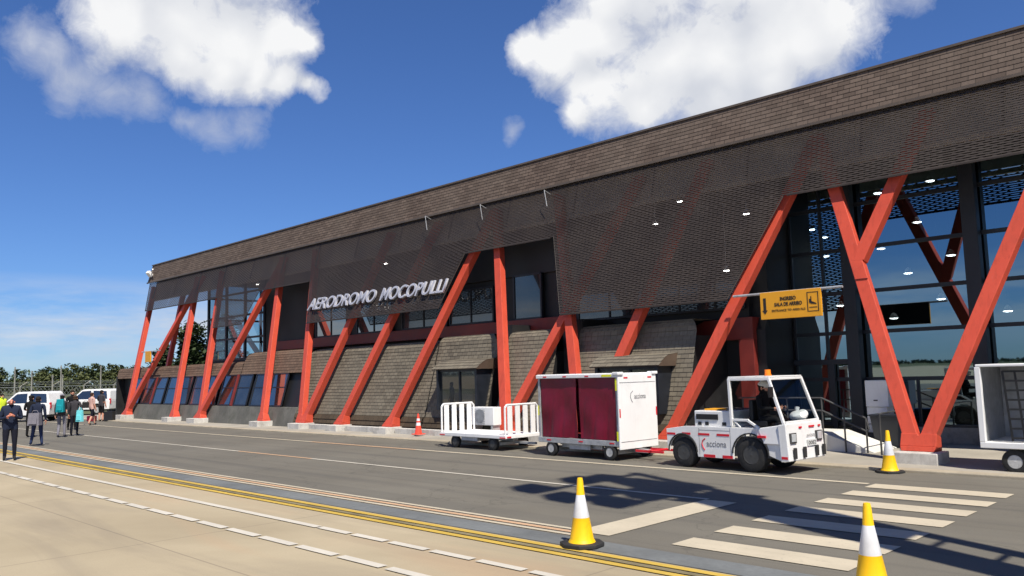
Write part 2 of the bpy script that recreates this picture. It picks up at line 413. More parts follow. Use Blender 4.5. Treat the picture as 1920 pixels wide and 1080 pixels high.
w = bpy.data.worlds.new('World'); sc.world = w; w.use_nodes = True
nt = w.node_tree; nt.nodes.clear()
wo = nt.nodes.new('ShaderNodeOutputWorld')
sky = N(nt, 'ShaderNodeTexSky', sky_type='NISHITA', sun_disc=False)
sky.sun_elevation = elev; sky.sun_rotation = azim; sky.altitude = 100; sky.air_density = 1.0; sky.dust_density = .0; sky.ozone_density = 2.5
bg = N(nt, 'ShaderNodeBackground'); bg.inputs['Strength'].default_value = .1
hs_ = N(nt, 'ShaderNodeGamma'); hs_.inputs['Gamma'].default_value = .95; nt.links.new(sky.outputs[0], hs_.inputs['Color'])
nt.links.new(mixc(nt, 1.0, hs_.outputs[0], (.39, .58, .94), 'MULTIPLY'), bg.inputs['Color'])
tc = N(nt, 'ShaderNodeTexCoord'); D = tc.outputs['Generated']
BIG = [(-0.8721,0.3007,0.3861,0.0556),(-0.8506,0.3539,0.3889,0.0687),(-0.8296,0.4046,0.3848,0.0720),(-0.8072,0.4441,0.3889,0.0491),(-0.7933,0.4731,0.3833,0.0236),(-0.8487,0.3955,0.3512,0.0491),(-0.8290,0.4365,0.3497,0.0491),(-0.8202,0.4616,0.3378,0.0314),(-0.8055,0.4895,0.3341,0.0223),(-0.8629,0.3596,0.3551,0.0425),(-0.8306,0.3274,0.4504,0.0982),(-0.7931,0.3979,0.4612,0.0851),(-0.6320,0.6781,0.3752,0.0314),(-0.6064,0.7055,0.3669,0.0491),(-0.5652,0.7257,0.3922,0.0720),(-0.5765,0.7463,0.3328,0.0589),(-0.5208,0.7769,0.3538,0.0851),(-0.5353,0.7840,0.3143,0.0458),(-0.4695,0.8091,0.3535,0.0851),(-0.4157,0.8340,0.3627,0.0851),(-0.4235,0.8447,0.3272,0.0458),(-0.3677,0.8527,0.3712,0.0720),(-0.3387,0.8622,0.3766,0.0491),(-0.5076,0.7340,0.4512,0.1047),(-0.4119,0.7994,0.4374,0.1047),(-0.3415,0.8413,0.4190,0.0622),(-0.4797,0.8215,0.3083,0.0393),(-0.5981,0.7413,0.3046,0.0295)]
THIN = [(-0.9083,0.2310,0.3487,0.0275),(-0.9067,0.2506,0.3393,0.0327),(-0.9046,0.2760,0.3250,0.0360),(-0.8980,0.3088,0.3134,0.0340),(-0.8915,0.3345,0.3057,0.0275),(-0.8698,0.4063,0.2800,0.0314),(-0.8564,0.4317,0.2832,0.0262),(-0.8783,0.3823,0.2871,0.0196),(-0.6697,0.6818,0.2944,0.0123),(-0.2805,0.8800,0.3834,0.0223)]
# clouds of the rest of the sky, for the reflections and for other views
BACK = [(.6, -.7, .3, .16), (.75, -.6, .25, .13), (.3, -.9, .35, .15), (-.1, -.95, .25, .12), (-.5, -.8, .28, .13), (.9, -.2, .4, .14), (.85, .45, .35, .12), (-.75, -.6, .2, .1)]
def M2(op, a, b=None, c=None):
    n = N(nt, 'ShaderNodeMath', operation=op)
    for i, v in enumerate((a, b, c)):
        if v is None: continue
        if hasattr(v, 'is_linked'): nt.links.new(v, n.inputs[i])
        else: n.inputs[i].default_value = v
    return n.outputs[0]
# domain-warped direction so that cloud outlines billow
nz = N(nt, 'ShaderNodeTexNoise'); nz.inputs['Scale'].default_value = 9; nz.inputs['Detail'].default_value = 5; nz.inputs['Roughness'].default_value = .5
nt.links.new(D, nz.inputs['Vector'])
vs_ = N(nt, 'ShaderNodeVectorMath', operation='SUBTRACT'); nt.links.new(nz.outputs['Color'], vs_.inputs[0]); vs_.inputs[1].default_value = (.5, .5, .5)
vm = N(nt, 'ShaderNodeVectorMath', operation='SCALE'); nt.links.new(vs_.outputs[0], vm.inputs[0]); vm.inputs['Scale'].default_value = .075
va = N(nt, 'ShaderNodeVectorMath', operation='ADD'); nt.links.new(D, va.inputs[0]); nt.links.new(vm.outputs[0], va.inputs[1])
DW = va.outputs[0]
vu = N(nt, 'ShaderNodeVectorMath', operation='ADD'); nt.links.new(DW, vu.inputs[0]); vu.inputs[1].default_value = (.02, -.01, .045)
def field(bl, vec=None):
    acc = None; vec = vec or DW
    for x, y, z, r in bl:
        l = math.sqrt(x*x+y*y+z*z)
        dn = N(nt, 'ShaderNodeVectorMath', operation='DISTANCE'); nt.links.new(vec, dn.inputs[0]); dn.inputs[1].default_value = (x/l, y/l, z/l)
        d = M2('MULTIPLY_ADD', dn.outputs['Value'], -1/r, 1.0)
        acc = d if acc is None else M2('SMOOTH_MAX', acc, d, .25)
    return acc
fb = field(BIG+BACK); ft = field(THIN); fup = field(BIG+BACK, vu.outputs[0])
n1 = noise(nt, D, 14, 8, .56, .3); n2 = noise(nt, D, 30, 9, .68, .5)
mb = ramp(nt, M2('ADD', M2('MULTIPLY', fb, 1.9), M2('ADD', M2('MULTIPLY_ADD', n1, 1.9, -.95), M2('MULTIPLY_ADD', n2, 1.5, -.75))), -.12, 1.0)
tn = M2('ADD', M2('ADD', ft, M2('MULTIPLY_ADD', n1, 1.5, -.75)), M2('MULTIPLY_ADD', n2, 1.5, -.75))
mt = ramp(nt, tn, -.25, 1.3, 0, .68)
# flat veil of thin cloud low over the horizon
sep = N(nt, 'ShaderNodeSeparateXYZ'); nt.links.new(D, sep.inputs[0])
mpv = N(nt, 'ShaderNodeMapping'); mpv.inputs['Scale'].default_value = (1, 1, 6); nt.links.new(D, mpv.inputs[0])
nv = noise(nt, mpv.outputs[0], 5.5, 6, .6, .2)
band = M2('MULTIPLY', ramp(nt, sep.outputs[2], .012, .05), ramp(nt, sep.outputs[2], .12, .065))
mv = M2('MULTIPLY', band, ramp(nt, nv, .36, .62, 0, .8))
mask = M2('MAXIMUM', M2('MAXIMUM', mb, mt), mv)
# sunlit tops and greyer thick undersides
n3 = noise(nt, D, 9, 6, .5, .2)
dif = M2('SUBTRACT', fup, fb)
sh = ramp(nt, M2('ADD', M2('MULTIPLY', dif, -1.0), M2('MULTIPLY_ADD', n3, 1.5, -.75)), -.60, .26, 0, 1)
cc = mixc(nt, sh, (.66, .69, .76), (.955, .96, .97))
bc = N(nt, 'ShaderNodeBackground'); bc.inputs['Strength'].default_value = .76
nt.links.new(cc, bc.inputs['Color'])
mx = N(nt, 'ShaderNodeMixShader'); nt.links.new(mask, mx.inputs[0]); nt.links.new(bg.outputs[0], mx.inputs[1]); nt.links.new(bc.outputs[0], mx.inputs[2])
nt.links.new(mx.outputs[0], wo.inputs[0])
vsn = sc.view_settings; vsn.view_transform = 'Standard'; vsn.look = 'None'; vsn.exposure = 0.35; vsn.gamma = 1.0; vsn.use_curve_mapping = False

# ------------------------------------------------------------------ ground
def sheet(name, x0, x1, y0, y1, z, m):
    o = MB().quad((x0, y0, 0), (x1, y0, 0), (x1, y1, 0), (x0, y1, 0)).build(name, m, loc=(0, 0, z))
    return tag(o, kind='structure')
sheet('grass_field', -2500, 2500, -2500, 2500, -.012, 'grass')
sheet('concrete_apron', -64, 90, -9, 7.7, -.004, 'apron')
sheet('asphalt_apron', -64, 90, -42, -9, -.004, 'asphalt')
sheet('runway', -600, 600, -420, -42, -.006, 'apron')
sheet('asphalt_road', -64, 90, 7.7, 16.72, 0.0, 'asphalt')
sheet('worn_strip', -64, 90, 7.62, 8.08, .004, 'bluestrip')
def strip(mb, x0, x1, y, wd): mb.quad((x0, y-wd/2, 0), (x1, y-wd/2, 0), (x1, y+wd/2, 0), (x0, y+wd/2, 0))
def marking(name, rects, m, z=.008):
    mb = MB()
    for x0, x1, y, wd in rects: strip(mb, x0, x1, y, wd)
    return tag(mb.build(name, m, loc=(0, 0, z), fixn=False), kind='structure')
marking('kerbside_line', [(-62, -24, 14.7, .12), (-18.5, -5.85, 14.7, .14)], 'pcream')
marking('kerbside_line', [(-24, -18.5, 14.7, .13)], 'porange')
marking('lane_line', [(-62, -23, 11.65, .10), (-19, -7.2, 11.65, .10)], 'pwhite')
marking('lane_line', [(-23, -19, 11.65, .10)], 'porange')
marking('apron_edge_line', [(-62, -7.05, 8.17, .085), (-62, -7.05, 8.47, .085)], 'pcream')
marking('apron_edge_line', [(-62, -7.05, 8.32, .10)], 'porange')
marking('yellow_line', [(-62, 40, 7.22, .11), (-62, 40, 7.50, .11)], 'pyellow')
marking('worn_yellow_gap', [(-62, 40, 7.36, .10)], mat('worn_yellow_film', (.20, .165, .09), .8, var=.3, scale=2))
d1 = [(-62, -10.3, 6.42, .12)]; x = -10.25
while x < 3: d1.append((x, x+.72, 6.42, .12)); x += .82
marking('walkway_dash_line', d1, 'pwhite2')
d2 = []; x = -62.0
while x < 4: d2.append((x, x+.83, 5.55, .13)); x += .94
marking('walkway_dash_line', d2, 'pwhite2')
marking('stop_line', [(-7.2, -6.65, 9.98, 3.2), (-2.75, -2.2, 13.2, 3.0)], 'pcream', .009)
for i in range(7):
    marking('crosswalk_stripe', [(-5.75, -3.62, 8.68+.97*i, .5)], 'pcream', .009)
# kerb and pavement in front of the terminal
kb = MB(); kb.box(-58, 40, 16.62, 16.95, -.05, .055)
tag(kb.build('kerb', 'kerb', bevel=.02), kind='structure')
sheet('pavement', -58, 40, 16.95, 40, .05, 'pave')

# ------------------------------------------------------------------ the terminal
L0 = Vector((-22, 18, 0))
T = empty('terminal_building', L0)
tag(T, 'long two-storey terminal with red slanting columns and a brown shingle roof edge', 'building')
K = .28
nK = Vector((0, -1, K)).normalized()
def yk(z, Y0): return Y0+K*z
def TB(mb, name, mats, parent=None, **kw): return mb.build(name, mats, parent or T, off=L0, **kw)

def courses(mb, prof, xl, xr, lap=.012, mi=0, v0=0):
    """overlapping shingle courses along a (y,z) profile; xl, xr give the left and right ends at height z"""
    for i in range(len(prof)-1):
        (y0, z0), (y1, z1) = prof[i], prof[i+1]
        t = Vector((0, y1-y0, z1-z0)).normalized(); n = Vector((0, -t.z, t.y))
        a0, a1, b0, b1 = xl(z0), xr(z0), xl(z1), xr(z1)
        if a1-a0 < .02: continue
        b1 = max(b1, b0+.01)
        p0 = Vector((0, y0, z0))+n*lap; q0 = Vector((0, y0, z0)); q1 = Vector((0, y1, z1))
        X = lambda v, x: (x, v.y, v.z)
        vv = v0+i
        mb.quad(X(p0, a0), X(p0, a1), X(q1, b1), X(q1, b0), mi, [(a0, vv+.03), (a1, vv+.03), (b1, vv+.97), (b0, vv+.97)])
        mb.quad(X(q0, a0), X(q0, a1), X(p0, a1), X(p0, a0), mi, [(a0, vv+.03), (a1, vv+.03), (a1, vv+.08), (a0, vv+.08)])
def const(x): return lambda z: x

XL, XR = -51.5, 9.0
# roof edge
prof = [(yk(8.27+i*.118, 17.63), 8.27+i*.118) for i in range(10)]
fa = MB(); courses(fa, prof, const(XL), const(XR), .011)
TB(fa, 'fascia', 'fascia')
ft_ = MB(); zt = 8.27+9*.118
ft_.box(XL-.04, XR, yk(zt, 17.58), yk(zt, 17.63)+.35, zt+.002, zt+.06)
ft_.beam((XL, yk(8.25, 17.60), 8.22), (XR, yk(8.25, 17.60), 8.22), .06, .07)
TB(ft_, 'edge_trim', 'rail')
rf = MB(); rf.prism([(20.0, 8.32), (20.32, 9.30), (40, 9.30), (40, 8.32)], XL+.01, XR, 'x')
TB(rf, 'roof', 'soffit')
ev = MB(); ev.hexa([(XL+.1, yk(7.2, 18.2), 7.2), (XR, yk(7.2, 18.2), 7.2), (XR, yk(7.2, 18.26), 7.2), (XL+.1, yk(7.2, 18.26), 7.2),
                    (XL+.1, yk(8.25, 18.2), 8.25), (XR, yk(8.25, 18.2), 8.25), (XR, yk(8.25, 18.26), 8.25), (XL+.1, yk(8.25, 18.26), 8.25)])
TB(ev, 'eaves_board', 'eaves')
er = MB(); er.beam((XL+.1, yk(7.1, 18.15), 7.12), (XR, yk(7.1, 18.15), 7.12), .12, .12)
TB(er, 'eaves_beam', 'eaves')

# expanded-metal screen
PITCH = .055
def screen(name, z0, z1, xl, xr, Y0=17.66, edges=(1, 1, 1)):
    mb = MB(); z0 = 6.43+round((z0-6.43)/PITCH)*PITCH; rows = int(round((z1-z0)/PITCH)); rails = True
    tz = 1/math.sqrt(1+K*K); t = Vector((0, K*tz, tz))
    for r in range(rows):
        z = z0+r*PITCH; a, b = xl(z), xr(z)
        if b-a < .05: continue
        o = Vector((0, yk(z, Y0), z)); top = o+t*.033; bk = -nK*.017
        P = lambda v, x: (x, v.y, v.z)
        mb.add([P(o, a), P(o, b), P(top+bk*.35, b), P(top+bk*.35, a), P(o+bk*.65, a), P(o+bk*.65, b), P(top+bk, b), P(top+bk, a)],
               [(0, 1, 2, 3), (3, 2, 6, 7), (0, 4, 5, 1), (4, 7, 6, 5)])
        q0 = top+bk*.3; q1 = o+t*PITCH*1.02+bk*.3
        st = .27; x = math.ceil(a/st)*st+(st/2 if r % 2 else 0)
        while x+.06 < b:
            mb.add([P(q0, x-.06), P(q0, x+.06), P(q1, x+.02), P(q1, x-.02)], [(0, 1, 2, 3)]); x += st
    o = TB(mb, name, 'mesh', fixn=False)
    if rails:
        rb = MB()
        if edges[0]: rb.beam((xl(z0), yk(z0, Y0)+.02, z0-.02), (xr(z0), yk(z0, Y0)+.02, z0-.02), .035, .035)
        for k_, fx in ((1, xl), (2, xr)):
            if edges[k_]: rb.beam((fx(z0), yk(z0, Y0)+.02, z0), (fx(z1), yk(z1, Y0)+.02, z1), .022, .03)
        if not rb.v: return o
        TB(rb, 'screen_frame', 'mesh', o)
    return o
def lin(x0, z0, s): return lambda z: x0+s*(z-z0)
e_ = -51.2
while e_ < 7:
    screen('mesh_screen', 6.43, 8.22, lin(e_+.6, 6.43, -.33) if e_ < -51 else const(e_), const(e_+3.8), edges=(0, e_ < -51, 0)); e_ += 3.8
for a, b in ((-50.6, -41.1), (-36.5, -32.0), (-21.5, -17.4), (-9.3, 8.9)):
    mb = MB(); mb.beam((a, yk(6.41, 17.66)+.02, 6.41), (b, yk(6.41, 17.66)+.02, 6.41), .035, .035); TB(mb, 'edge_rail', 'mesh')
for i in range(18):
    x = -50.2+i*3.05; mb = MB(); mb.beam((x, yk(7.15, 17.76), 7.15), (x, yk(8.24, 17.76), 8.24), .045, .05); TB(mb, 'screen_stud', 'navy')
screen('mesh_screen', 4.82, 6.43, lin(-40.5, 4.82, -.30), lin(-37.42, 4.82, .59))
screen('mesh_screen', 4.52, 6.43, lin(-31.3, 4.52, -.31), lin(-22.42, 4.52, .465))
screen('mesh_screen', 3.84, 6.43, lin(-16.46, 3.84, -.31), lin(-10.74, 3.84, .52))

# columns
def column(x0, z0, x1, z1, w=.285, d=.25, Y0=17.86, ztop=8.0, zbase=None, boot=True, m='red', parent=None):
    s = (x1-x0)/(z1-z0); zb = .272 if zbase is None else zbase
    bk = -nK*d
    def ring(z, ww=w, dd=d, front=0.0):
        c = Vector((x0+s*(z-z0), yk(z, Y0), z))+nK*front; h = Vector((ww/2*math.sqrt(1+s*s), 0, 0)); b = -nK*dd
        return [c-h, c+h, c+h+b, c-h+b]
    mb = MB(); mb.hexa(ring(zb)+ring(ztop))
    o = TB(mb, 'column', m, parent, bevel=.012)
    if boot:
        bb = MB(); bb.hexa(ring(zb+.001, w*1.75, d+.14, .03)+ring(zb+.10, w*1.7, d+.14, .03))
        bb.hexa(ring(zb+.101, w*1.7, d+.12, .02)+ring(zb+.36, w*1.05, d+.03, .012))
        TB(bb, 'base_plate', m, o, bevel=.01)
    return o
cols = [(-49.24, .3, -50.75, 6.5), (-49.45, .3, -45.35, 6.5), (-42.82, .3, -44.55, 6.5), (-39.71, .3, -41.52, 6.5), (-39.90, .3, -36.26, 6.5),
        (-33.47, .3, -35.17, 6.5), (-30.22, .3, -32.12, 6.5), (-30.04, .3, -27.45, 6.5), (-27.38, .3, -24.49, 6.5), (-24.22, .3, -21.36, 6.5),
        (-18.22, .3, -20.12, 6.5), (-18.35, .3, -15.09, 6.5), (-15.20, .3, -17.16, 6.5), (-15.03, .3, -12.55, 6.5), (-12.25, .3, -9.41, 6.5),
        (-6.16, .3, -8.21, 6.5), (-6.02, .3, -3.62, 6.5), (.1, .3, -1.9, 6.5), (.35, .3, 2.9, 6.5)]
for i, c in enumerate(cols): column(*c, Y0=17.86+.005*(i % 2))
column(-7.52, 4.50, -6.69, 6.5, zbase=4.50, boot=False, Y0=17.863)     # arm that forks off the stem
mb = MB(); c_ = Vector((-6.16-.3306*(4.05-.3), yk(4.05, 17.855), 4.05)); mb.beam(c_+Vector((-.15, -.004, .0)), c_+Vector((.15, -.004, .0)), .012, .02, nK); TB(mb, 'weld_joint', 'dark_red')
# rear leg of the open end bay
mb = MB(); a = Vector((-49.3, 19.9, .3)); b = Vector((-50.1, 21.7, 8.1)); mb.beam(a, b, .285, .25, (0, 1, 0))
TB(mb, 'column', 'red', bevel=.012)
for px, wd in ((-49.35, 1.15), (-42.85, .8), (-39.8, 1.1), (-33.45, .8), (-30.1, 1.1), (-27.35, .8), (-24.2, .8), (-18.28, 1.05), (-15.1, 1.05), (-12.25, .8), (-6.05, 1.06), (.25, 1.1)):
    mb = MB(); wd = .88 if wd > .9 else .76; mb.box(px-wd/2, px+wd/2, 17.58, 18.32, -.02, .275)
    TB(mb, 'pedestal', 'pale_con', bevel=.015)

# lower shingled volume: courses on the leaning front, rounded shoulder, short flat back to the upper wall
def wall_profile(z0, ztop, Y0=18.32, r=.32, ch=.125):
    pts = []; z = z0
    while z < ztop-r: pts.append((yk(z, Y0), z)); z += ch
    zc = ztop-r; yc = yk(zc, Y0)+r
    for i in range(5):
        a = math.pi/2*i/4
        pts.append((yc-r*math.cos(a), zc+r*math.sin(a)))
    y = yc+.3
    while y < 20.7: pts.append((y, ztop+.0005*(y-yc))); y += .3
    pts.append((20.7, ztop+.02))
    return pts
def rounded_right(x1, ztop, r=.55):
    def fx(z):
        k = z-(ztop-r)
        if k <= 0: return x1
        k = min(k, r*.96); return x1-r+math.sqrt(max(0, r*r-k*k))
    return fx
def bay(x0, x1, z0, ztop, m='wall', rr=0, lr=0, base=None):
    mb = MB(); mats = [m]
    xr = rounded_right(x1, ztop, rr) if rr else const(x1)
    if lr:
        g = rounded_right(-x0, ztop, lr); xl = lambda z: -g(z)
    else: xl = const(x0)
    courses(mb, wall_profile(z0, ztop), xl, xr)
    o = TB(mb, 'shingle_wall', m)
    sd = MB()                                             # dark cheeks closing the sides
    pr = wall_profile(z0, ztop-.01)
    poly = [(y+.03, z-.01) for y, z in pr]+[(20.7, z0)]
    sd.prism(poly, x0+.01, x0+.04, 'x'); TB(sd, 'side_cheek', 'black', o); sd = MB()
    poly2 = [(y+.03, z-.01) for y, z in pr if z < ztop-(rr or 0)-.02]; poly2 += [(20.7, poly2[-1][1]), (20.7, z0)]
    sd.prism(poly2, x1-.04, x1-.01, 'x')
    TB(sd, 'side_cheek', 'black', o)
    return o
bay(-31.35, -22.75, .62, 3.33, lr=.3)
bay(-22.7, -19.6, .62, 3.45, rr=.6)
bay(-19.15, -16.95, .62, 3.45, rr=.6)
bay(-16.1, -11.95, .62, 3.45, rr=.35)
for a, b in ((-31.35, -22.75), (-22.7, -19.6), (-19.15, -16.95), (-16.1, -11.95)):
    mb = MB(); courses(mb, [(yk(z, 18.25), z) for z in (.1, .27, .44, .62)], const(a), const(b), .03)
    TB(mb, 'base_course', 'base_course')
for a, b in ((-29.5, -27.78), (-26.92, -24.63), (-23.77, -18.85), (-17.7, -15.66), (-14.55, -12.68)):
    mb = MB(); mb.box(a, b, 17.95, 18.2, 0, .24); TB(mb, 'plinth', 'pale_con', bevel=.01)
for a, b in ((-19.58, -19.17), (-16.93, -16.12)):
    mb = MB(); mb.box(a, b, 19.4, 20.6, .05, 3.7); TB(mb, 'recess_wall', 'black')

def window_frame(name, x0, x1, z0, z1, Y0, d=.06, fw_=.06, frame='navy', glass='winglass', bars=(), transoms=(), parent=None):
    """framed pane lying in the leaning wall plane"""
    mb = MB()
    P = lambda x, z: Vector((x, yk(z, Y0), z))
    for (a, b) in ((P(x0, z0), P(x1, z0)), (P(x0, z1), P(x1, z1)), (P(x0, z0), P(x0, z1)), (P(x1, z0), P(x1, z1))):
        mb.beam(a, b, fw_, d, nK)
    for x in bars: mb.beam(P(x, z0), P(x, z1), fw_*.7, d*.9, nK)
    for z in transoms: mb.beam(P(x0, z), P(x1, z), fw_*.7, d*.85, nK)
    o = TB(mb, name, frame, parent)
    g = MB(); g.quad(P(x0, z0)+nK*.005, P(x1, z0)+nK*.005, P(x1, z1)+nK*.005, P(x0, z1)+nK*.005)
    TB(g, 'pane', glass, o)
    return o

# box bay window with a shingled hood, once in full view and once behind the covered trolley
def hooded_window(x0, x1, z0=1.0, z1=2.30):
    yf = yk(z0, 18.32)-.38
    mb = MB(); mb.box(x0, x0+.10, yf, 19.3, z0-.1, z1); mb.box(x1-.10, x1, yf, 19.3, z0-.1, z1); mb.box(x0+.1, x1-.1, yf+.03, 19.3, z0-.12, z0)
    mb.box(x0+.101, x1-.101, yf+.06, 19.3, z1-.12, z1-.02)
    o = TB(mb, 'window', 'navy', bevel=.008); o['label'] = 'box window under a shingled hood'
    g = MB(); g.quad((x0+.1, yf+.1, z0), (x1-.1, yf+.1, z0), (x1-.1, yf+.1, z1-.12), (x0+.1, yf+.1, z1-.12)); TB(g, 'pane', 'winglass', o)
    b = MB(); b.beam(((x0+x1)/2+.1, yf+.09, z0), ((x0+x1)/2+.1, yf+.09, z1-.12), .07, .05); TB(b, 'mullion', 'navy', o)
    h = MB()
    pr = [(yf-.10, z1-.02), (yf+.02, z1+.08), (yf+.16, z1+.17), (yf+.32, z1+.25), (yk(z1+.3, 18.3)+.05, z1+.32)]
    courses(h, pr, const(x0-.12), const(x1+.12), .015)
    hs = MB(); hs.prism(pr+[(pr[-1][0], z1-.04), (yf-.10, z1-.04)], x0-.115, x1+.115, 'x')
    a = TB(h, 'awning', 'wall'); TB(hs, 'awning_body', 'wallbrown', a)
hooded_window(-21.75, -19.7)
hooded_window(-14.75, -12.6, 1.0, 2.22)

# low wing on the left and the taller shoulder beside it
bay(-37.3, -31.4, 2.36, 3.40, 'wallbrown', lr=.6)
mb = MB(); courses(mb, wall_profile(2.36, 2.98, r=.22), const(-53.6), const(-37.35)); TB(mb, 'shingle_wall', 'wallbrown')
mb = MB(); mb.hexa([(-50.6, yk(0, 18.28), 0), (-31.4, yk(0, 18.28), 0), (-31.4, 18.9, 0), (-50.6, 18.9, 0), (-50.6, yk(.86, 18.28), .86), (-31.4, yk(.86, 18.28), .86), (-31.4, 18.95, .86), (-50.6, 18.95, .86)])
TB(mb, 'plinth', 'plinthcon', bevel=.01)
mb = MB(); mb.hexa([(-50.6, yk(.86, 18.5), .86), (-31.4, yk(.86, 18.5), .86), (-31.4, 20.7, .86), (-50.6, 20.7, .86), (-50.6, yk(2.38, 18.5), 2.38), (-31.4, yk(2.38, 18.5), 2.38), (-31.4, 20.7, 2.38), (-50.6, 20.7, 2.38)])
mb.box(-53.6, -50.62, 19.4, 22, .05, 2.55); mb.box(-53.6, -37.4, 20.7, 30, 0, 2.96); mb.box(-53.55, -53.4, 18.95, 19.4, .05, 2.5)
TB(mb, 'wing_core', 'black')
x = -50.3; k = 0
while x < -32.6:
    window_frame('window', x, x+1.25, .90, 2.33, 18.34, transoms=(1.72,), fw_=.07)
    P = lambda z, dx: Vector((x+1.25+dx, yk(z, 18.33), z))
    if k % 2: jb = MB(); jb.beam(P(.88, .17), P(2.36, .17), .16, .08, nK); TB(jb, 'window_jamb', 'dark_red')
    x += 1.62; k += 1

# upper storey
mb = MB()
mb.box(-38.0, -36.6, 20.6, 20.75, 3.3, 8.3); mb.box(-36.6, -11.2, 20.72, 20.9, 0, 8.3)
TB(mb, 'upper_wall', 'black')
mb = MB(); mb.box(-36.6, -17.6, 20.30, 20.715, 3.5, 3.92)
TB(mb, 'floor_beam', 'dark_red', bevel=.01)
mb = MB()
mb.box(-36.5, -33.6, 20.55, 20.7, 3.93, 6.6); mb.box(-33.55, -18.1, 20.6, 20.7, 5.5, 6.9)
TB(mb, 'cladding_panel', 'black', bevel=.01)
def flat_window(x0, x1, z0, z1, Y, label=None, bars=(), glass='winglass', frame='navy', transoms=()):
    mb = MB(); fwid = .07
    for a, b in (((x0, z0), (x1, z0)), ((x0, z1), (x1, z1)), ((x0, z0), (x0, z1)), ((x1, z0), (x1, z1))):
        mb.beam((a[0], Y, a[1]), (b[0], Y, b[1]), fwid, .09, (0, 1, 0))
    for q in bars: mb.beam((q, Y, z0), (q, Y, z1), fwid*.8, .08, (0, 1, 0))
    for q in transoms: mb.beam((x0, Y+.002, q), (x1, Y+.002, q), fwid*.8, .07, (0, 1, 0))
    o = TB(mb, 'window', frame); g = MB(); g.quad((x0, Y-.01, z0), (x1, Y-.01, z0), (x1, Y-.01, z1), (x0, Y-.01, z1)); TB(g, 'pane', glass, o)
    if label: o['label'] = label
    return o
for a, b in ((-33.2, -30.7), (-29.9, -27.4), (-26.7, -23.9), (-23.7, -21.3)): flat_window(a, b, 3.98, 5.25, 20.62, bars=((a+b)/2,))
flat_window(-20.15, -18.85, 3.96, 5.5, 20.55, 'tall single window in the black wall')
flat_window(-17.3, -11.3, 3.75, 4.6, 20.65, bars=(-16, -14.7, -13.4, -12.2))
# glazed see-through corner room over the low wing
def curtain(name, x0, x1, z0, z1, Y, vs, zs, glass, mw=.09, axis='x'):
    mb = MB()
    P = (lambda a, z: (a, Y, z)) if axis == 'x' else (lambda a, z: (Y, a, z))
    upv = (0, 1, 0) if axis == 'x' else (1, 0, 0)
    for q in vs: mb.beam(P(q, z0), P(q, z1), mw, .12, upv)
    for q in zs: mb.beam(P(x0, q), P(x1, q), .10, .09, upv)
    o = TB(mb, name, 'navy')
    g = MB(); g.quad(P(x0, z0), P(x1, z0), P(x1, z1), P(x0, z1)); TB(g, 'pane', glass, o)
    return o
curtain('curtain_wall', -44.4, -38.0, 3.15, 8.2, 20.6, (-44.36, -42.2, -40.1, -38.04), (3.2, 4.3, 5.5, 6.7, 7.9), 'boxglass', .14)
curtain('curtain_wall', 20.65, 27, 3.15, 8.2, -44.4, (23.8, 26.9), (3.2, 4.3, 5.5, 6.7, 7.9), 'boxglass', .12, 'y')
mb = MB(); mb.box(-44.5, -38, 20.5, 30, 3.0, 3.13); TB(mb, 'floor_slab', 'soffit')
mb = MB(); mb.beam((-46.2, 23.2, 5.6), (-43.0, 23.2, 3.14), .22, .2); mb.beam((-42.6, 24.5, 3.14), (-43.6, 24.5, 8.2), .2, .2)
TB(mb, 'inner_brace', 'red')

# red-framed side entrance
YP = 20.45
mb = MB()
for a, b in ((-12.98, -12.72), (-11.42, -10.98)): mb.box(a, b, YP, 22.2, .1, 2.85)
arc = [(-12.98, 2.851), (-12.95, 3.10), (-12.80, 3.30), (-12.5, 3.42), (-10.98, 3.46), (-10.98, 2.851)]
mb.prism(arc, YP, 22.2, 'y')
po = TB(mb, 'portal_frame', 'dark_red', bevel=.01)
mb = MB(); mb.box(-12.72, -11.42, YP+.35, YP+.5, .1, 2.85)
for i in range(11): mb.box(-12.6, -11.55, YP+.30, YP+.349, .9+i*.13, .98+i*.13)
TB(mb, 'louvred_door', 'black', po)
mb = MB(); mb.box(-12.55, -11.5, YP+.335, YP+.36, 2.36, 2.72); TB(mb, 'door_light', 'winglass', po)
mb = MB(); mb.prism([(YP+.2, .1), (YP+.2, 3.1), (YP+.5, 3.6), (22.25, 3.7), (22.25, .1)], -10.975, -10.72, 'x'); mb.box(-11.25, -10.71, 20.905, 22.28, 3.2, 8.3)
TB(mb, 'side_cheek', 'black')

# lobby: glass front, dark steel posts, interior
YG = 22.35
curtain('curtain_wall', -10.72, XR, .46, 7.95, YG, [-10.65, -9.75, -8.9, -5.86, -2.8, .25, 3.3, 6.3], (.48, 1.69, 2.95, 4.05, 5.25, 6.45, 7.65), 'lobbyglass', .06)
for xx in (-8.9, -5.86, -2.8, .25, 3.3, 6.3):
    mb = MB(); mb.box(xx-.17, xx+.17, 21.95, 22.25, .05, 8.2); TB(mb, 'post', 'navy', bevel=.01)
mb = MB(); mb.box(-8.7, XR, 22.28, 22.6, .05, .46); TB(mb, 'base_wall', 'concrete', bevel=.01)
mb = MB(); mb.beam((-7.45, YG, .46), (-7.45, YG, 1.69), .06, .1, (0, 1, 0)); TB(mb, 'mullion', 'navy')
mb = MB()
for a in (-9.62, -8.98): mb.box(a-.07, a+.07, 22.2, 22.30, .1, 2.2)
mb.box(-10.7, -8.98, 22.19, 22.30, 2.10, 2.24)
TB(mb, 'door_frame', 'navy')
mb = MB(); mb.box(-10.72, XR, 22.7, 36, -.05, .12); TB(mb, 'lobby_floor', 'intfloor')
mb = MB(); mb.box(-10.9, XR, 36, 36.2, .12, 8.3); mb.box(-11, -10.8, 22.7, 36, .12, 8.3); mb.box(XR, XR+.2, 20.8, 36, 0, 8.3)
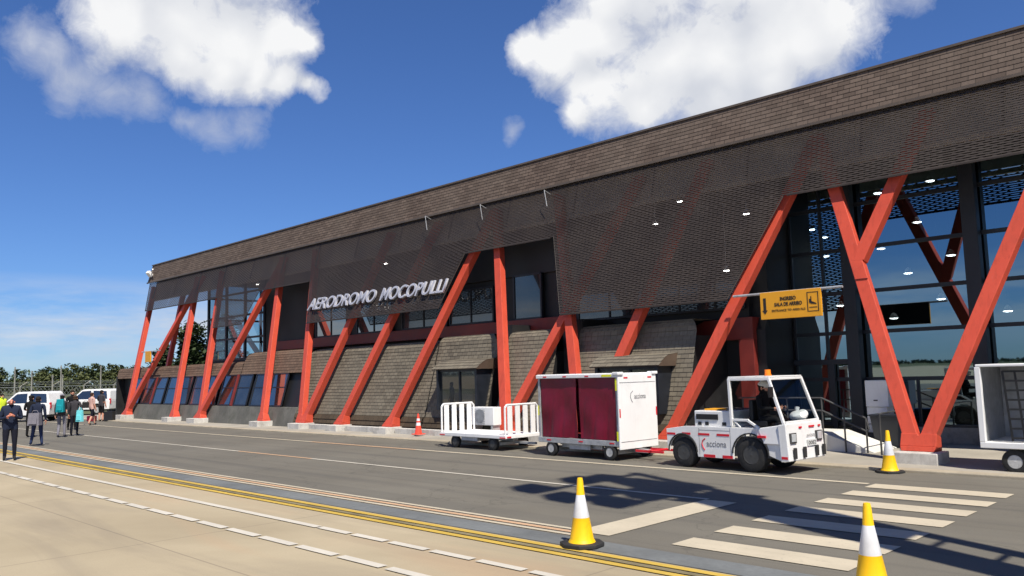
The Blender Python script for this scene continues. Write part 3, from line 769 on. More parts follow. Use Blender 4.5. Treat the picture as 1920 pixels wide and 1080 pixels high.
TB(mb, 'lobby_wall', 'intwall')
mb = MB(); mb.box(-5.5, 6, 30, 30.8, .12, 1.2); mb.box(-9.5, -7, 31, 31.8, .12, 1.15); TB(mb, 'counter', 'intwall', bevel=.02)
# lettering on the screen
rot = (math.atan2(1, K), 0, 0)
def on_screen(x, z, dn): q = Vector((x, yk(z, 17.66), z))+nK*dn; return q-L0
text('lettering', 'AERODROMO', .74, 'letter', T, on_screen(-28.85, 5.02, .08), rot, 4.95, .035, .22, .007)
text('lettering', 'MOCOPULLI', .74, 'letter', T, on_screen(-24.1, 5.02, .08), rot, 3.95, .035, .22, .007)
# small floodlights and bracket arms on the screen
for (x, z) in ((-23.9, 8.05), (-20.8, 7.98), (-17.7, 7.95)):
    q = Vector((x, yk(z, 17.66), z)); mb = MB()
    mb.path([q+nK*.02, q+nK*.32+Vector((.0, 0, .02)), q+nK*.34+Vector((.12, 0, -.55))], .013); TB(mb, 'bracket_arm', 'galv')
q = Vector((-50.9, yk(8.75, 17.6), 8.75)); mb = MB()
mb.beam(q+nK*.05+Vector((-.2, 0, -.12)), q+nK*.3+Vector((-.12, 0, .05)), .26, .2); mb.tube(q+nK*.1, q+nK*.25+Vector((.5, 0, .16)), .04)
TB(mb, 'wall_floodlight', 'whitepl')
for (x, y, z) in ((-13.0, 20.3, 7.0), (-13.9, 20.3, 6.45), (-27.2, 20.2, 6.75), (-32.6, 20.2, 7.1), (-38.0, 20.2, 6.9), (-10.9, 20.3, 6.3), (-11.6, 20.3, 4.8)):
    mb = MB(); mb.lathe([(.03, .12), (.10, 0.0), (.09, -.01)], (x, y, z), 10); mb.tube((x, y, z+.12), (x, y, 8.31), .006)
    o = TB(mb, 'spotlight', 'whitepl'); g = MB(); g.lathe([(.085, -.02), (.05, -.035)], (x, y, z), 10); TB(g, 'bulb', 'lamp', o)

# pendant lamps in the lobby
P0 = None
for k, (x, y, z) in enumerate([(-7.43, 24.5, 7.2), (-8.89, 24.5, 7.1), (-8.91, 24.5, 5.45), (-7.86, 24.5, 6.08), (-8.21, 24.5, 4.65), (-10.2, 23.6, 5.30), (-10.3, 23.8, 5.9), (-10.1, 24.2, 3.85), (-7.05, 24.5, 5.03), (-7.39, 24.5, 3.84), (-8.69, 24.5, 3.39), (-5.87, 24.5, 4.72), (-5.79, 24.5, 3.39), (-4.4, 25.5, 5.6), (-3.2, 25.5, 4.3)]):
    if P0 is None:
        P0 = empty('pendant_lamp', (x, y, z))
        mb = MB(); mb.lathe([(.02, .16), (.06, .13), (.13, 0), (.125, 0)], (0, 0, 0), 14); mb.build('lamp_shade', 'whitepl', P0, smooth=True)
        mb = MB(); mb.lathe([(.11, .0), (.115, -.012), (.07, -.03)], (0, 0, 0), 14); mb.build('bulb', 'lamp', P0)
        mb = MB(); mb.tube((0, 0, .15), (0, 0, .6), .008); mb.build('cord', 'navy', P0)
        o = P0
    else: o = copy_thing(P0); o.location = (x, y, z)
    tag(o, 'small lit white pendant lamp behind the tall lobby glass', 'lamp', 'pendant lamps in the lobby')
    for ch in o.children:
        if ch.name.startswith('cord'): ch.scale.z = max(.5, (8.3-z)/.6*.98) ; ch.location.z = .15-.15*ch.scale.z

# ------------------------------------------------------------------ hanging yellow signs
def yellow_sign(loc, wd, ht, barx, label, full=True):
    o = empty('hanging_sign', loc); tag(o, label, 'sign', 'yellow signs hung between columns')
    mb = MB(); mb.box(0, wd, -.03, .03, 0, ht); p = mb.build('panel', 'signyel', o, bevel=.006)
    mb = MB(); mb.box(.01, wd-.01, .0305, .045, .01, ht-.01); mb.build('shaded_back', 'black', o)  # black sheet puts the shade on the sign's back into its colour
    mb = MB(); mb.tube((barx[0], .01, ht-.02), (barx[1], .01, ht-.02), .03); mb.build('support_bar', 'galv', o)
    if full:
        r = (R(90), 0, 0)
        text('lettering', 'INGRESO', .12, 'ink', p, (wd*.47, -.034, ht*.66), r, .40, .002, 0, .004)
        text('lettering', 'SALA DE ARRIBO', .12, 'ink', p, (wd*.47, -.034, ht*.46), r, .70, .002, 0, .004)
        text('lettering', 'ENTRANCE TO ARRIVALS', .075, 'ink', p, (wd*.47, -.034, ht*.26), r, .85, .002)
        a = MB(); a.prism([(.12, .12), (.19, .22), (.155, .22), (.155, .52), (.085, .52), (.085, .22), (.05, .22)], -.036, -.031, 'y'); a.build('arrow', 'ink', p)
        ic = MB()
        for q in ((1.20, .12, 1.22, .58), (1.46, .12, 1.48, .58), (1.221, .12, 1.459, .135), (1.221, .565, 1.459, .58)): ic.box(q[0], q[2], -.035, -.031, q[1], q[3])
        ic.prism([(1.25, .42), (1.28, .41), (1.31, .36), (1.40, .32), (1.43, .29), (1.40, .285), (1.30, .30), (1.25, .33)], -.035, -.031, 'y')
        ic.prism([(1.28, .34), (1.31, .34), (1.31, .48), (1.29, .48)], -.0355, -.0312, 'y'); ic.box(1.25, 1.44, -.035, -.031, .21, .225)
        ic.build('plane_icon', 'ink', p)
    return o
yellow_sign((-9.74, 18.62, 3.24), 1.54, .66, (-.75, 2.05), 'yellow sign with black arrow and plane hanging in front of the lobby glass')
o = yellow_sign((-48.1, 18.6, 3.25), .75, .62, (-.6, 2.0), 'small plain yellow sign at the far end between the leftmost columns', False)

# ------------------------------------------------------------------ ramp, railing, cabinet, bin, air conditioner
mb = MB(); mb.prism([(-10.9, .04), (-7.5, .04), (-7.5, .07), (-8.65, .47), (-10.9, .47)], 19.3, 20.7, 'y')
tag(mb.build('entrance_ramp', 'whitecon', bevel=.01), 'pale concrete ramp rising to the left toward the lobby doors', 'ramp')
rl = empty('ramp_railing', (-7.62, 19.24, .05)); tag(rl, 'dark metal handrail sloping down along the front of the entrance ramp', 'railing')
for dz, nm in ((0, 'handrail'), (-.30, 'mid_rail')):
    mb = MB(); mb.path([(-3.2, 0, 1.26+dz), (-1.02, 0, 1.26+dz), (.0, 0, .80+dz), (.06, 0, .55)], .022); mb.build(nm, 'steel', rl)
for x, zt_ in ((-3.1, 1.26), (-1.9, 1.26), (-1.02, 1.26), (-.5, 1.02), (0, .80)): m_ = MB(); m_.tube((x, 0, -.02), (x, 0, zt_), .022); m_.build('post', 'steel', rl)
rl2 = empty('ramp_railing', (-7.2, 18.95, .05)); tag(rl2, 'short dark post rail just left of the near cone and column', 'railing')
mb = MB(); mb.tube((0, 0, 0), (0, 0, .90), .024); mb.path([(0, 0, .9), (-.05, .3, .92), (-.05, 1.5, .92)], .02); mb.tube((-.05, 1.5, 0), (-.05, 1.5, .92), .024); mb.build('handrail', 'steel', rl2)
cb = empty('white_cabinet', (-8.42, 21.35, .05)); tag(cb, 'stack of white cabinets standing in front of the lobby glass', 'cabinet')
mb = MB(); mb.box(0, .56, 0, .5, .95, 1.62); mb.build('upper_cabinet', 'whitepl', cb, bevel=.01)
pieces('drawer', [(.0, .5, .03, .5, .30+i*.22, .5+i*.22) for i in range(3)], 'whitepl', cb, .01)
mb = MB(); mb.box(.0, .5, .05, .5, 0, .295); mb.build('base', 'steel', cb); mb = MB(); mb.box(.2, .3, -.012, -.001, 1.1, 1.13); mb.build('handle', 'steel', cb)
bn = MB(); bn.prism([(-.30, -.25), (.30, -.25), (.30, .25), (-.30, .25)], 0, .02, 'z'); bn.hexa([(-.26, -.2, .021), (.26, -.2, .021), (.26, .2, .021), (-.26, .2, .021), (-.34, -.27, .75), (.34, -.27, .75), (.34, .27, .75), (-.34, .27, .75)]); bn.box(-.36, .36, -.29, .29, .751, .80)
tag(bn.build('waste_bin', 'navy', loc=(-7.75, 20.95, .05), bevel=.015), 'dark blue bin standing behind the ramp railing', 'bin')
ac = empty('air_conditioner', (-18.75, 17.72, .28)); tag(ac, 'white outdoor air conditioner unit on legs behind the slatted trolley', 'air conditioner')
mb = MB(); mb.box(-.5, .5, -.17, .17, .22, .78); cs = mb.build('casing', 'whitepl', ac, bevel=.02)
mb = MB(); mb.lathe([(.22, -.18), (.22, -.172)], (-.12, 0, .5), 20, 'y')
for i in range(9): mb.box(-.36, .12, -.186, -.181, .28+i*.05, .30+i*.05)
mb.build('fan_grille', 'galv', cs)
for x in (-.4, .4): m_ = MB(); m_.box(x-.04, x+.04, -.16, .16, 0, .219); m_.build('leg', 'galv', ac)

# ------------------------------------------------------------------ cones
def cone(loc, label, rz=0, top='yellow'):
    o = empty('traffic_cone', loc, rz); tag(o, label, 'traffic cone', 'yellow and white cones' if top == 'yellow' else None)
    mb = MB(); mb.prism([(.25*math.cos(R(22.5+45*i))/math.cos(R(22.5)), .25*math.sin(R(22.5+45*i))/math.cos(R(22.5))) for i in range(8)], 0, .045, 'z')
    mb.build('cone_base', 'rubber' if top == 'yellow' else 'orange', o, bevel=.008)
    mb = MB(); pr = [(.165, .046), (.150, .075), (.143, .09), (.100, .335), (.1005, .337), (.052, .60), (.0515, .602), (.036, .775), (.03, .80), (.018, .803)]
    mis = [0, 0, 0, 1, 1, 0, 0, 0, 0]
    mb.lathe(pr, (0, 0, 0), 28, 'z', 0, mis); mb.build('cone_body', [top, 'conewhite'], o, smooth=True)
    return o
cone((-6.54, 7.72, 0.01), 'yellow and white cone standing between the yellow lines and the stop line', R(10))
cone((-6.12, 16.45, 0.0), 'yellow and white cone beside the concrete foot of the near V column', R(35))
cone((-3.15, 7.84, 0.004), 'nearest yellow and white cone, in front of the crosswalk', R(20))
oc = empty('traffic_cone', (-22.05, 17.65, .1)); tag(oc, 'small orange cone with white bands against the shingled wall', 'traffic cone')
mb = MB(); mb.box(-.17, .17, -.17, .17, 0, .03); mb.build('cone_base', 'orange', oc, bevel=.006)
mb = MB(); mb.lathe([(.125, .031), (.09, .27), (.085, .30), (.07, .40), (.062, .46), (.05, .54), (.025, .70), (.015, .703)], (0, 0, 0), 20, 'z', 0, [0, 0, 1, 0, 1, 0, 0]); mb.build('cone_body', ['orange', 'conewhite'], oc, smooth=True)

# ------------------------------------------------------------------ wheels
def wheel(parent, c, r, w_, rim='rim', side=-1):
    """axle along local y; side -1 shows its dish toward -y"""
    mb = MB(); h = w_/2
    mb.lathe([(r*.55, -h), (r*.80, -h), (r*.95, -h*.85), (r, -h*.5), (r, h*.5), (r*.95, h*.85), (r*.80, h), (r*.55, h)], c, 28, 'y', caps=False)
    t = mb.build('wheel', 'tyre', parent, smooth=True)
    rb = MB(); s = side
    rb.lathe([(r*.555, s*h*.92), (r*.5, s*h*.96), (r*.44, s*h*.55), (r*.18, s*h*.62), (r*.16, s*h*.9), (r*.03, s*h*.95)], c, 24, 'y')
    for i in range(5):
        a = 2*math.pi*i/5; rb.tube((c[0]+r*.27*math.cos(a), c[1]+s*h*.58, c[2]+r*.27*math.sin(a)), (c[0]+r*.27*math.cos(a), c[1]+s*h*.72, c[2]+r*.27*math.sin(a)), r*.04, None, 6)
    rb.build('rim', rim, t)
    return t

# ------------------------------------------------------------------ covered luggage trolley
def rounded_box_end(x0, x1): pass
tr = empty('luggage_trolley', (-12.98, 16.05, 0), R(-3.5)); tag(tr, 'covered luggage trolley with burgundy curtains and a white end panel', 'trolley')
W2 = .66
mb = MB(); mb.box(-1.38, 1.28, -W2, W2, .34, .45); mb.box(-1.42, 1.30, -W2-.02, -W2-.001, .33, .46); mb.box(-1.42, 1.30, W2+.001, W2+.02, .33, .46); mb.build('deck', 'galv', tr, bevel=.01)
mb = MB(); mb.box(-1.40, 1.30, -W2-.03, W2+.03, 1.985, 2.03); mb.box(-1.42, 1.31, -W2-.05, -W2-.0, 1.93, 2.02); mb.box(-1.42, 1.31, W2, W2+.05, 1.93, 2.02); rp = mb.build('roof_panel', 'whitepl', tr, bevel=.012)
mb = MB(); mb.box(1.30, 1.345, -W2-.04, W2+.04, .26, 2.0); ep = mb.build('end_panel', 'whitepl', tr, bevel=.01)
mb = MB(); mb.box(1.3455, 1.35, -W2+.0, W2, 1.80, 1.815); mb.box(1.3455, 1.35, -W2, W2, .43, .445); mb.build('seam', 'galv', ep)
mb = MB(); mb.box(1.20, 1.38, -W2-.08, -W2+.12, 1.985, 2.055); mb.box(1.20, 1.38, W2-.12, W2+.08, 1.985, 2.055); mb.build('corner_cap', 'whitepl', rp, bevel=.015)
mb = MB(); mb.box(-1.40, -1.365, -W2, W2, .45, 1.93); mb.build('end_panel', 'whitepl', tr, bevel=.01)
for x, y in ((-1.36, -W2+.02), (1.26, -W2+.02), (-1.36, W2-.02), (1.26, W2-.02), (-.02, W2-.02)):
    m_ = MB(); m_.box(x-.03, x+.03, y-.025, y+.025, .45, 1.985); m_.build('corner_post', 'galv', tr)
def curtain_cloth(x0, x1, y, z0, z1, seed):
    r = random.Random(seed); nx, nz_ = 40, 18; vs = []; fs = []
    ph = [r.uniform(0, 6) for _ in range(6)]
    for j in range(nz_+1):
        for i in range(nx+1):
            u = i/nx; v = j/nz_
            amp = .006+.020*(1-v)
            d = amp*(math.sin(u*8+ph[0]+v*1.6)*.55+max(0, math.sin(u*19+ph[1]-v*2.5))**3*.7*(1-v)+math.sin((u*6-v*5)+ph[2])*.5)
            d += .010*math.sin(v*9+ph[3])*math.sin(u*6+ph[4])
            vs.append((x0+(x1-x0)*u, y+d, z0+(z1-z0)*v))
    for j in range(nz_):
        for i in range(nx): fs.append((j*(nx+1)+i, j*(nx+1)+i+1, (j+1)*(nx+1)+i+1, (j+1)*(nx+1)+i))
    mb = MB(); mb.add(vs, fs); return mb
for i, (a, b) in enumerate(((-1.30, -.06), (.03, 1.22))):
    for y in (-W2+.012, W2-.03):
        curtain_cloth(a, b, y, .47, 1.93, 3+i).build('curtain', 'burgundy', tr, smooth=True)
pieces('red_tape', [(q, q+.12, -W2-.056, -W2-.0505, 1.955, 1.985) for q in (-1.15, -.45, .3)]+[(q, q+.14, -W2-.0265, -W2-.0205, .385, .415) for q in (-1.1, .0, 1.0)]+
       [(1.3455, 1.351, y, y+.14, 1.90, 1.935) for y in (-.5, .38)]+[(1.3455, 1.351, -W2-.03, -W2+.01, 1.0, 1.2), (1.3455, 1.351, W2-.01, W2+.03, 1.0, 1.2)], 'redtape', tr)
pieces('yellow_tape', [(.85, 1.15, -W2-.056, -W2-.0505, 1.95, 2.0), (1.255, 1.30, -W2-.045, -W2-.0405, 1.62, 1.9), (1.255, 1.30, -W2-.045, -W2-.0405, .46, .68), (-1.39, -1.36, -W2-.03, -W2-.021, 1.0, 1.25)], 'yeltape', tr)
rotX = (R(90), 0, R(90))
text('lettering', 'acciona', .17, 'greyink', ep, (1.352, .07, 1.42), rotX, .42, .001)
mb = MB(); mb.path([(1.347, -.19, 1.60), (1.347, -.26, 1.55), (1.347, -.28, 1.47), (1.347, -.25, 1.39), (1.347, -.21, 1.34)], .009, 6); mb.build('leaf_emblem', 'greyink', ep)
mb = MB(); mb.box(-1.2, 1.1, -.10, .10, .24, .339); mb.box(-1.08, -.86, -.55, .55, .13, .22); mb.box(.86, 1.08, -.55, .55, .13, .22); mb.box(-.75, .6, -.5, -.42, .22, .335); mb.box(1.09, 1.62, -.06, .06, .16, .24); mb.box(-.4, .3, -.6, -.56, .2, .338); mb.box(-.7, -.3, .3, .6, .16, .338); mb.build('chassis', 'galv', tr)
for x in (-.97, .98):
    for y, s in ((-.62, -1), (.62, 1)): wheel(tr, (x, y, .19), .19, .12, 'rim', s)
mb = MB(); mb.box(1.3, 1.9, -.05, .05, .17, .23); mb.box(1.45, 2.25, -.30, -.26, .20, .25); mb.box(1.45, 2.25, .26, .30, .20, .25); mb.tube((1.9, -.3, .23), (1.9, .3, .23), .03); mb.build('tow_bar', 'redtape', tr)

# ------------------------------------------------------------------ open slatted trolley
ot = empty('luggage_trolley', (-17.15, 16.3, 0), R(-2)); tag(ot, 'open flatbed luggage trolley with white slatted ends', 'trolley')
mb = MB(); mb.box(-1.42, 1.40, -.66, .66, .33, .43); mb.build('deck', 'whitepl', ot, bevel=.012)
pieces('red_tape', [(-1.43, -1.2, -.672, -.662, .345, .375), (1.18, 1.41, -.672, -.662, .345, .375), (1.402, 1.41, -.6, -.45, .35, .39)], 'redtape', ot)
for x in (-1.38, 1.36):
    fr = MB(); fr.path([(x, -.62, .43), (x, -.62, 1.16), (x, -.55, 1.235), (x, .55, 1.235), (x, .62, 1.16), (x, .62, .43)], .028, 8)
    f = fr.build('end_frame', 'whitepl', ot, smooth=True)
    for k in range(4): m_ = MB(); y = -.44+k*.292; m_.box(x-.016, x+.016, y-.085, y+.085, .431, 1.21); m_.build('slat', 'whitepl', f, bevel=.006)
mb = MB(); mb.box(-1.1, 1.1, -.08, .08, .22, .329); mb.box(-1.02, -.6, -.5, .5, .14, .215); mb.box(.6, 1.02, -.5, .5, .14, .215); mb.box(1.1, 1.9, -.04, .04, .17, .23); mb.box(-.5, .2, -.62, -.5, .23, .328); mb.build('chassis', 'galv', ot)
for x in (-.8, .82):
    for y, s in ((-.56, -1), (.56, 1)): wheel(ot, (x, y, .18), .18, .12, 'darkrim', s)

# ------------------------------------------------------------------ open-sided trolley at the right edge
rc = empty('luggage_trolley', (-3.3, 17.95, .05), R(0)); tag(rc, 'open-sided white luggage trolley with a black cargo net, cut by the right edge', 'trolley')
mb = MB(); mb.box(-1.42, 1.4, -.75, .75, .42, .53); mb.build('deck', 'whitepl', rc, bevel=.012)
mb = MB(); mb.box(-1.40, 1.38, -.75, .75, 1.93, 1.98); mb.build('roof_panel', 'whitepl', rc, bevel=.012)
mb = MB(); mb.box(-1.39, -1.35, -.72, .73, .53, 1.93); mb.build('end_panel', 'galv', rc); mb = MB(); mb.box(1.33, 1.37, -.72, .73, .53, 1.93); mb.build('end_panel', 'galv', rc)
mb = MB(); mb.box(-1.34, 1.32, .69, .73, .53, 1.93); mb.build('back_panel', 'galv', rc)
for x in (-1.37, 1.35):
    for y in (-.70,): m_ = MB(); m_.box(x-.05, x+.05, y-.05, y+.05, .53, 1.93); m_.build('corner_post', 'whitepl', rc, bevel=.01)
nb = MB(); x0 = -.97
for i in range(9): nb.beam((x0+i*.2-.0, -.66, 1.85), (x0+.08+i*.2, -.66, .56), .035, .02, (0, 1, 0))
for i in range(8): nb.beam((x0+i*.011, -.665, 1.84-i*.175), (x0+1.75, -.665, 1.84-i*.175), .035, .02, (0, 1, 0))
nb.build('cargo_net', 'black', rc)
mb = MB(); mb.box(-1.1, 1.1, -.08, .08, .28, .42); mb.box(-.65, -.38, -.5, .5, .22, .30); mb.box(.5, .8, -.5, .5, .22, .3); mb.box(-1.0, -.95, -.4, -.3, .15, .42); mb.build('chassis', 'steel', rc)
for x in (-.88, .9):
    for y, s in ((-.62, -1), (.62, 1)): wheel(rc, (x, y, .185), .225, .15, 'rim', s)
for i, (x, y, sx, sz, m_, l) in enumerate(((-.15, .25, .5, .62, 'burgundy', 'dark red suitcase behind the cargo net of the right trolley'), (.5, .3, .55, .5, 'post', 'grey suitcase behind the cargo net of the right trolley'))):
    sb = MB(); sb.box(-sx/2, sx/2, -.14, .14, 0, sz); sb.path([(-.1, 0, sz), (-.1, 0, sz+.08), (.1, 0, sz+.08), (.1, 0, sz)], .012)
    tag(sb.build('suitcase', m_, loc=(-3.3+x, 17.95+y, .625), bevel=.03), l, 'suitcase')

# ------------------------------------------------------------------ baggage tractor
tg = empty('baggage_tractor', (-8.88, 15.72, 0), R(-4)); tag(tg, 'white baggage tractor with glazed cab and amber beacon pulling trolleys', 'tractor')
HW = .64
def arch(cx, r, z0, n=10, a0=0, a1=math.pi): return [(cx-r*math.cos(a0+(a1-a0)*i/n), z0+r*math.sin(a0+(a1-a0)*i/n)) for i in range(n+1)]
RX, FX = -.99, .66
side = [(-1.40, .42), (-1.42, .82), (-.72, .88), (.32, .86), (1.08, .86), (1.12, .30), (FX+.42, .24)]
low = [(FX+.42, .24)]+[(p[0], p[1]) for p in reversed(arch(FX, .40, .36))]+[(FX-.40, .24), (RX+.38, .24)]+[(p[0], p[1]) for p in reversed(arch(RX, .36, .34))]+[(RX-.36, .42)]
poly = [(-1.40, .42), (-1.42, .80), (-.90, .875), (.45, .875), (1.43, .90), (1.49, .28), (1.40, .24)]+low[1:]
mb = MB(); mb.prism(poly, -HW, -HW+.04, 'y'); mb.prism(poly, HW-.04, HW, 'y')
mb.prism([(-1.41, .42), (-1.42, .79), (-.90, .865), (.5, .865), (.5, .70), (-.55, .72), (-.60, .74), (-1.36, .74), (-1.37, .42)], -HW+.041, HW-.041, 'y')
body = mb.build('body', 'white', tg, bevel=.008)
mb = MB(); mb.box(-1.30, 1.34, -HW+.06, HW-.06, .30, .70); mb.build('chassis', 'steel', tg)
# nose
mb = MB(); NX = .33; mb.hexa([(1.02+NX, -HW-.05, .25), (1.20+NX, -HW-.05, .27), (1.20+NX, HW+.05, .27), (1.02+NX, HW+.05, .25), (.98+NX, -HW-.05, .955), (1.15+NX, -HW-.05, .985), (1.15+NX, HW+.05, .985), (.98+NX, HW+.05, .955)])
mb.hexa([(.98, -HW-.03, .58), (1.349, -HW-.04, .58), (1.349, -HW+.1, .58), (.98, -HW+.1, .58), (.84, -HW-.006, .879), (1.309, -HW-.02, .95), (1.309, -HW+.1, .95), (.84, -HW+.1, .879)])
nose = mb.build('nose', 'white', tg, bevel=.015)
pieces('headlight_box', [(1.172+NX, 1.20+NX, -.60, -.38, .60, .80), (1.172+NX, 1.20+NX, .38, .60, .60, .80)], 'steel', nose)
for y in (-.49, .49):
    mb = MB(); mb.box(1.185+NX, 1.215+NX, y-.075, y+.075, .63, .78); mb.build('headlight', 'headlamp', nose, bevel=.01)
pieces('bumper_pad', [(1.205+NX, 1.245+NX, y-.045, y+.045, .31, .52) for y in (-.50, -.14, .33, .60)], 'rubber', nose, .01)
mb = MB(); mb.box(1.186+NX, 1.206+NX, .02, .36, .52, .64); pl_ = mb.build('number_plate', 'plate', nose)
rotF = (R(90), 0, R(90)+0)
text('lettering', 'acciona', .10, 'greyink', nose, (1.188+NX, .20, .70), rotF, .34, .001)
text('lettering', '0082', .10, 'ink', pl_, (1.208+NX, .19, .545), rotF, .28, .001)
rtp = [(1.160+NX, 1.176+NX, y0, y1, .875, .91) for y0, y1 in ((-.22, -.12), (.16, .36), (.52, .6))]
for a, b, z in ((-1.40, -1.18, .70), (-1.0, -.78, .715), (-.58, -.30, .715), (-.12, .18, .715), (.86, 1.04, .72)): rtp.append((a, b, -HW-.055 if a > .4 else -HW-.006, -HW-.0015, z-.022, z+.022))
for a, b, z in ((-.46, -.18, .275), (.0, .24, .275)): rtp.append((a, b, -HW-.006, -HW-.0015, z-.03, z+.03))
rtp.append((1.37, 1.50, -HW-.056, -HW-.051, .31, .36))
pieces('red_tape', rtp, 'redtape', tg)
text('lettering', 'acciona', .18, 'greyink', body, (-.14, -HW-.004, .47), (R(90), 0, 0), .48, .001)
mb = MB(); mb.path([(-.41, -HW-.002, .63), (-.47, -HW-.002, .59), (-.50, -HW-.002, .52), (-.47, -HW-.002, .44), (-.43, -HW-.002, .39)], .011, 6); mb.build('leaf_emblem', 'redtape', body)
# engine box behind the cab
mb = MB(); mb.box(-.72, .18, -HW+.08, HW-.08, .866, 1.20); eb = mb.build('engine_box', 'white', tg, bevel=.02)
mb = MB(); mb.box(-.66, -.12, -HW+.06, -HW+.079, 1.02, 1.13); mb.box(-.62, -.54, -HW+.065, -HW+.079, .90, .97); mb.box(-.44, -.36, -HW+.065, -HW+.079, .90, .97); mb.box(-.02, .07, -HW+.065, -HW+.079, .90, .97); mb.build('vent', 'black', eb)
mb = MB(); mb.box(-.55, -.2, -.42, -.1, 1.201, 1.235); mb.build('yellow_battery', 'signyel', eb); mb = MB(); mb.box(-.6, .1, -.05, .45, 1.201, 1.22); mb.path([(.05, -.5, 1.2), (.1, -.4, 1.3), (.16, -.3, 1.22)], .02); mb.build('engine_lid', 'steel', eb)
mb = MB()
for cx_, rr_, z_ in ((RX, .37, .34), (FX, .41, .36)):
    pts_ = [(cx_-rr_*math.cos(math.pi*i/12), -HW-.012, z_+rr_*math.sin(math.pi*i/12)) for i in range(13)]
    mb.path(pts_, .016, 6)
mb.build('fender_lip', 'rubber', body)
mb = MB(); mb.box(-.565, -.560, -HW-.003, -HW-.0005, .30, .84); mb.box(.20, .205, -HW-.003, -HW-.0005, .30, .86); mb.box(-.56, .2, -HW-.003, -HW-.0005, .80, .805); mb.build('panel_gap', 'steel', body)
mb = MB(); mb.tube((1.16, -HW+.02, 1.60), (1.30, -HW-.14, 1.62), .012); mb.box(1.27, 1.30, -HW-.24, -HW-.10, 1.50, 1.70); mb.build('wing_mirror', 'black', tg)
# cab frame
mb = MB()
for y in (-HW+.03, HW-.03):
    s = 1 if y > 0 else -1
    mb.beam((.24, y, .90), (.22, y, 1.86), .06, .06, (1, 0, 0)); mb.beam((1.43, y*1.06, .98), (1.13, y, 1.86), .055, .055, (0, 1, 0)); mb.beam((.20, y, 1.85), (1.16, y, 1.85), .05, .06)
    mb.beam((.26, y, 1.03), (.64, y, 1.03), .04, .05); mb.beam((.60, y, 1.03), (.86, y, .88), .04, .05); mb.beam((.28, y, 1.03), (.44, y, .88), .03, .03)
mb.beam((1.14, -HW+.06, 1.85), (1.14, HW-.06, 1.85), .05, .05); mb.beam((.22, -HW+.06, 1.85), (.22, HW-.06, 1.85), .05, .05); mb.beam((1.44, -HW+.04, 1.0), (1.44, HW-.04, 1.0), .05, .05)
cf = mb.build('cab_frame', 'white', tg, bevel=.008)
mb = MB(); mb.box(.20, 1.15, -HW+.02, HW-.02, 1.881, 1.905); mb.build('cab_roof', 'white', cf, bevel=.008)
mb = MB(); mb.quad((1.43, -HW+.03, 1.0), (1.43, HW-.03, 1.0), (1.14, HW-.06, 1.84), (1.14, -HW+.06, 1.84)); mb.build('windscreen', 'cabglass', cf)
mb = MB(); mb.quad((.225, -HW+.06, .92), (.225, HW-.06, .92), (.225, HW-.06, 1.84), (.225, -HW+.06, 1.84)); mb.build('rear_glass', 'cabglass', cf)
mb = MB(); mb.tube((.72, .05, 1.906), (.72, .05, 1.93), .075, None, 16); mb.tube((.72, .05, 1.931), (.72, .05, 2.03), .064, .058, 16); mb.build('beacon', 'beacon', cf, smooth=True)
mb = MB(); mb.box(.40, .80, -.2, .3, .866, 1.0); mb.box(.38, .48, -.2, .3, 1.0, 1.42); mb.build('seat', 'black', tg, bevel=.03)
mb = MB(); mb.box(1.20, 1.36, -HW+.05, HW-.05, .88, .99); mb.tube((1.2, .05, .96), (1.0, .05, 1.14), .02); mb.path([(1.0+.06*math.cos(q*math.pi/8), .05+.17*math.sin(q*math.pi/8), 1.15+.12*math.cos(q*math.pi/8)) for q in range(17)], .014); mb.build('dashboard', 'black', tg)
for x, y, s, r, wd in ((RX, -HW+.13, -1, .315, .24), (RX, HW-.13, 1, .315, .24), (FX, -HW+.12, -1, .345, .24), (FX, HW-.12, 1, .345, .24)): wheel(tg, (x, y, r), r, wd, 'darkrim', s)
mb = MB(); mb.box(-1.55, -1.40, -.15, .15, .34, .5); mb.box(-1.62, -1.56, -.2, .2, .42, .62); mb.build('tow_hitch', 'redtape', tg)
bg_ = MB(); bg_.ball((0, 0, .1), (.16, .24, .11), 12, 8); bg_.ball((.04, .12, .13), (.10, .14, .10), 10, 6); bg_.tube((-.02, 0, .18), (-.03, .03, .27), .03, .05, 8)
tag(bg_.build('plastic_bag', 'whitepl', loc=(-7.60, 15.82, .99), smooth=True), 'crumpled white bag on the dashboard behind the tractor windscreen', 'bag')

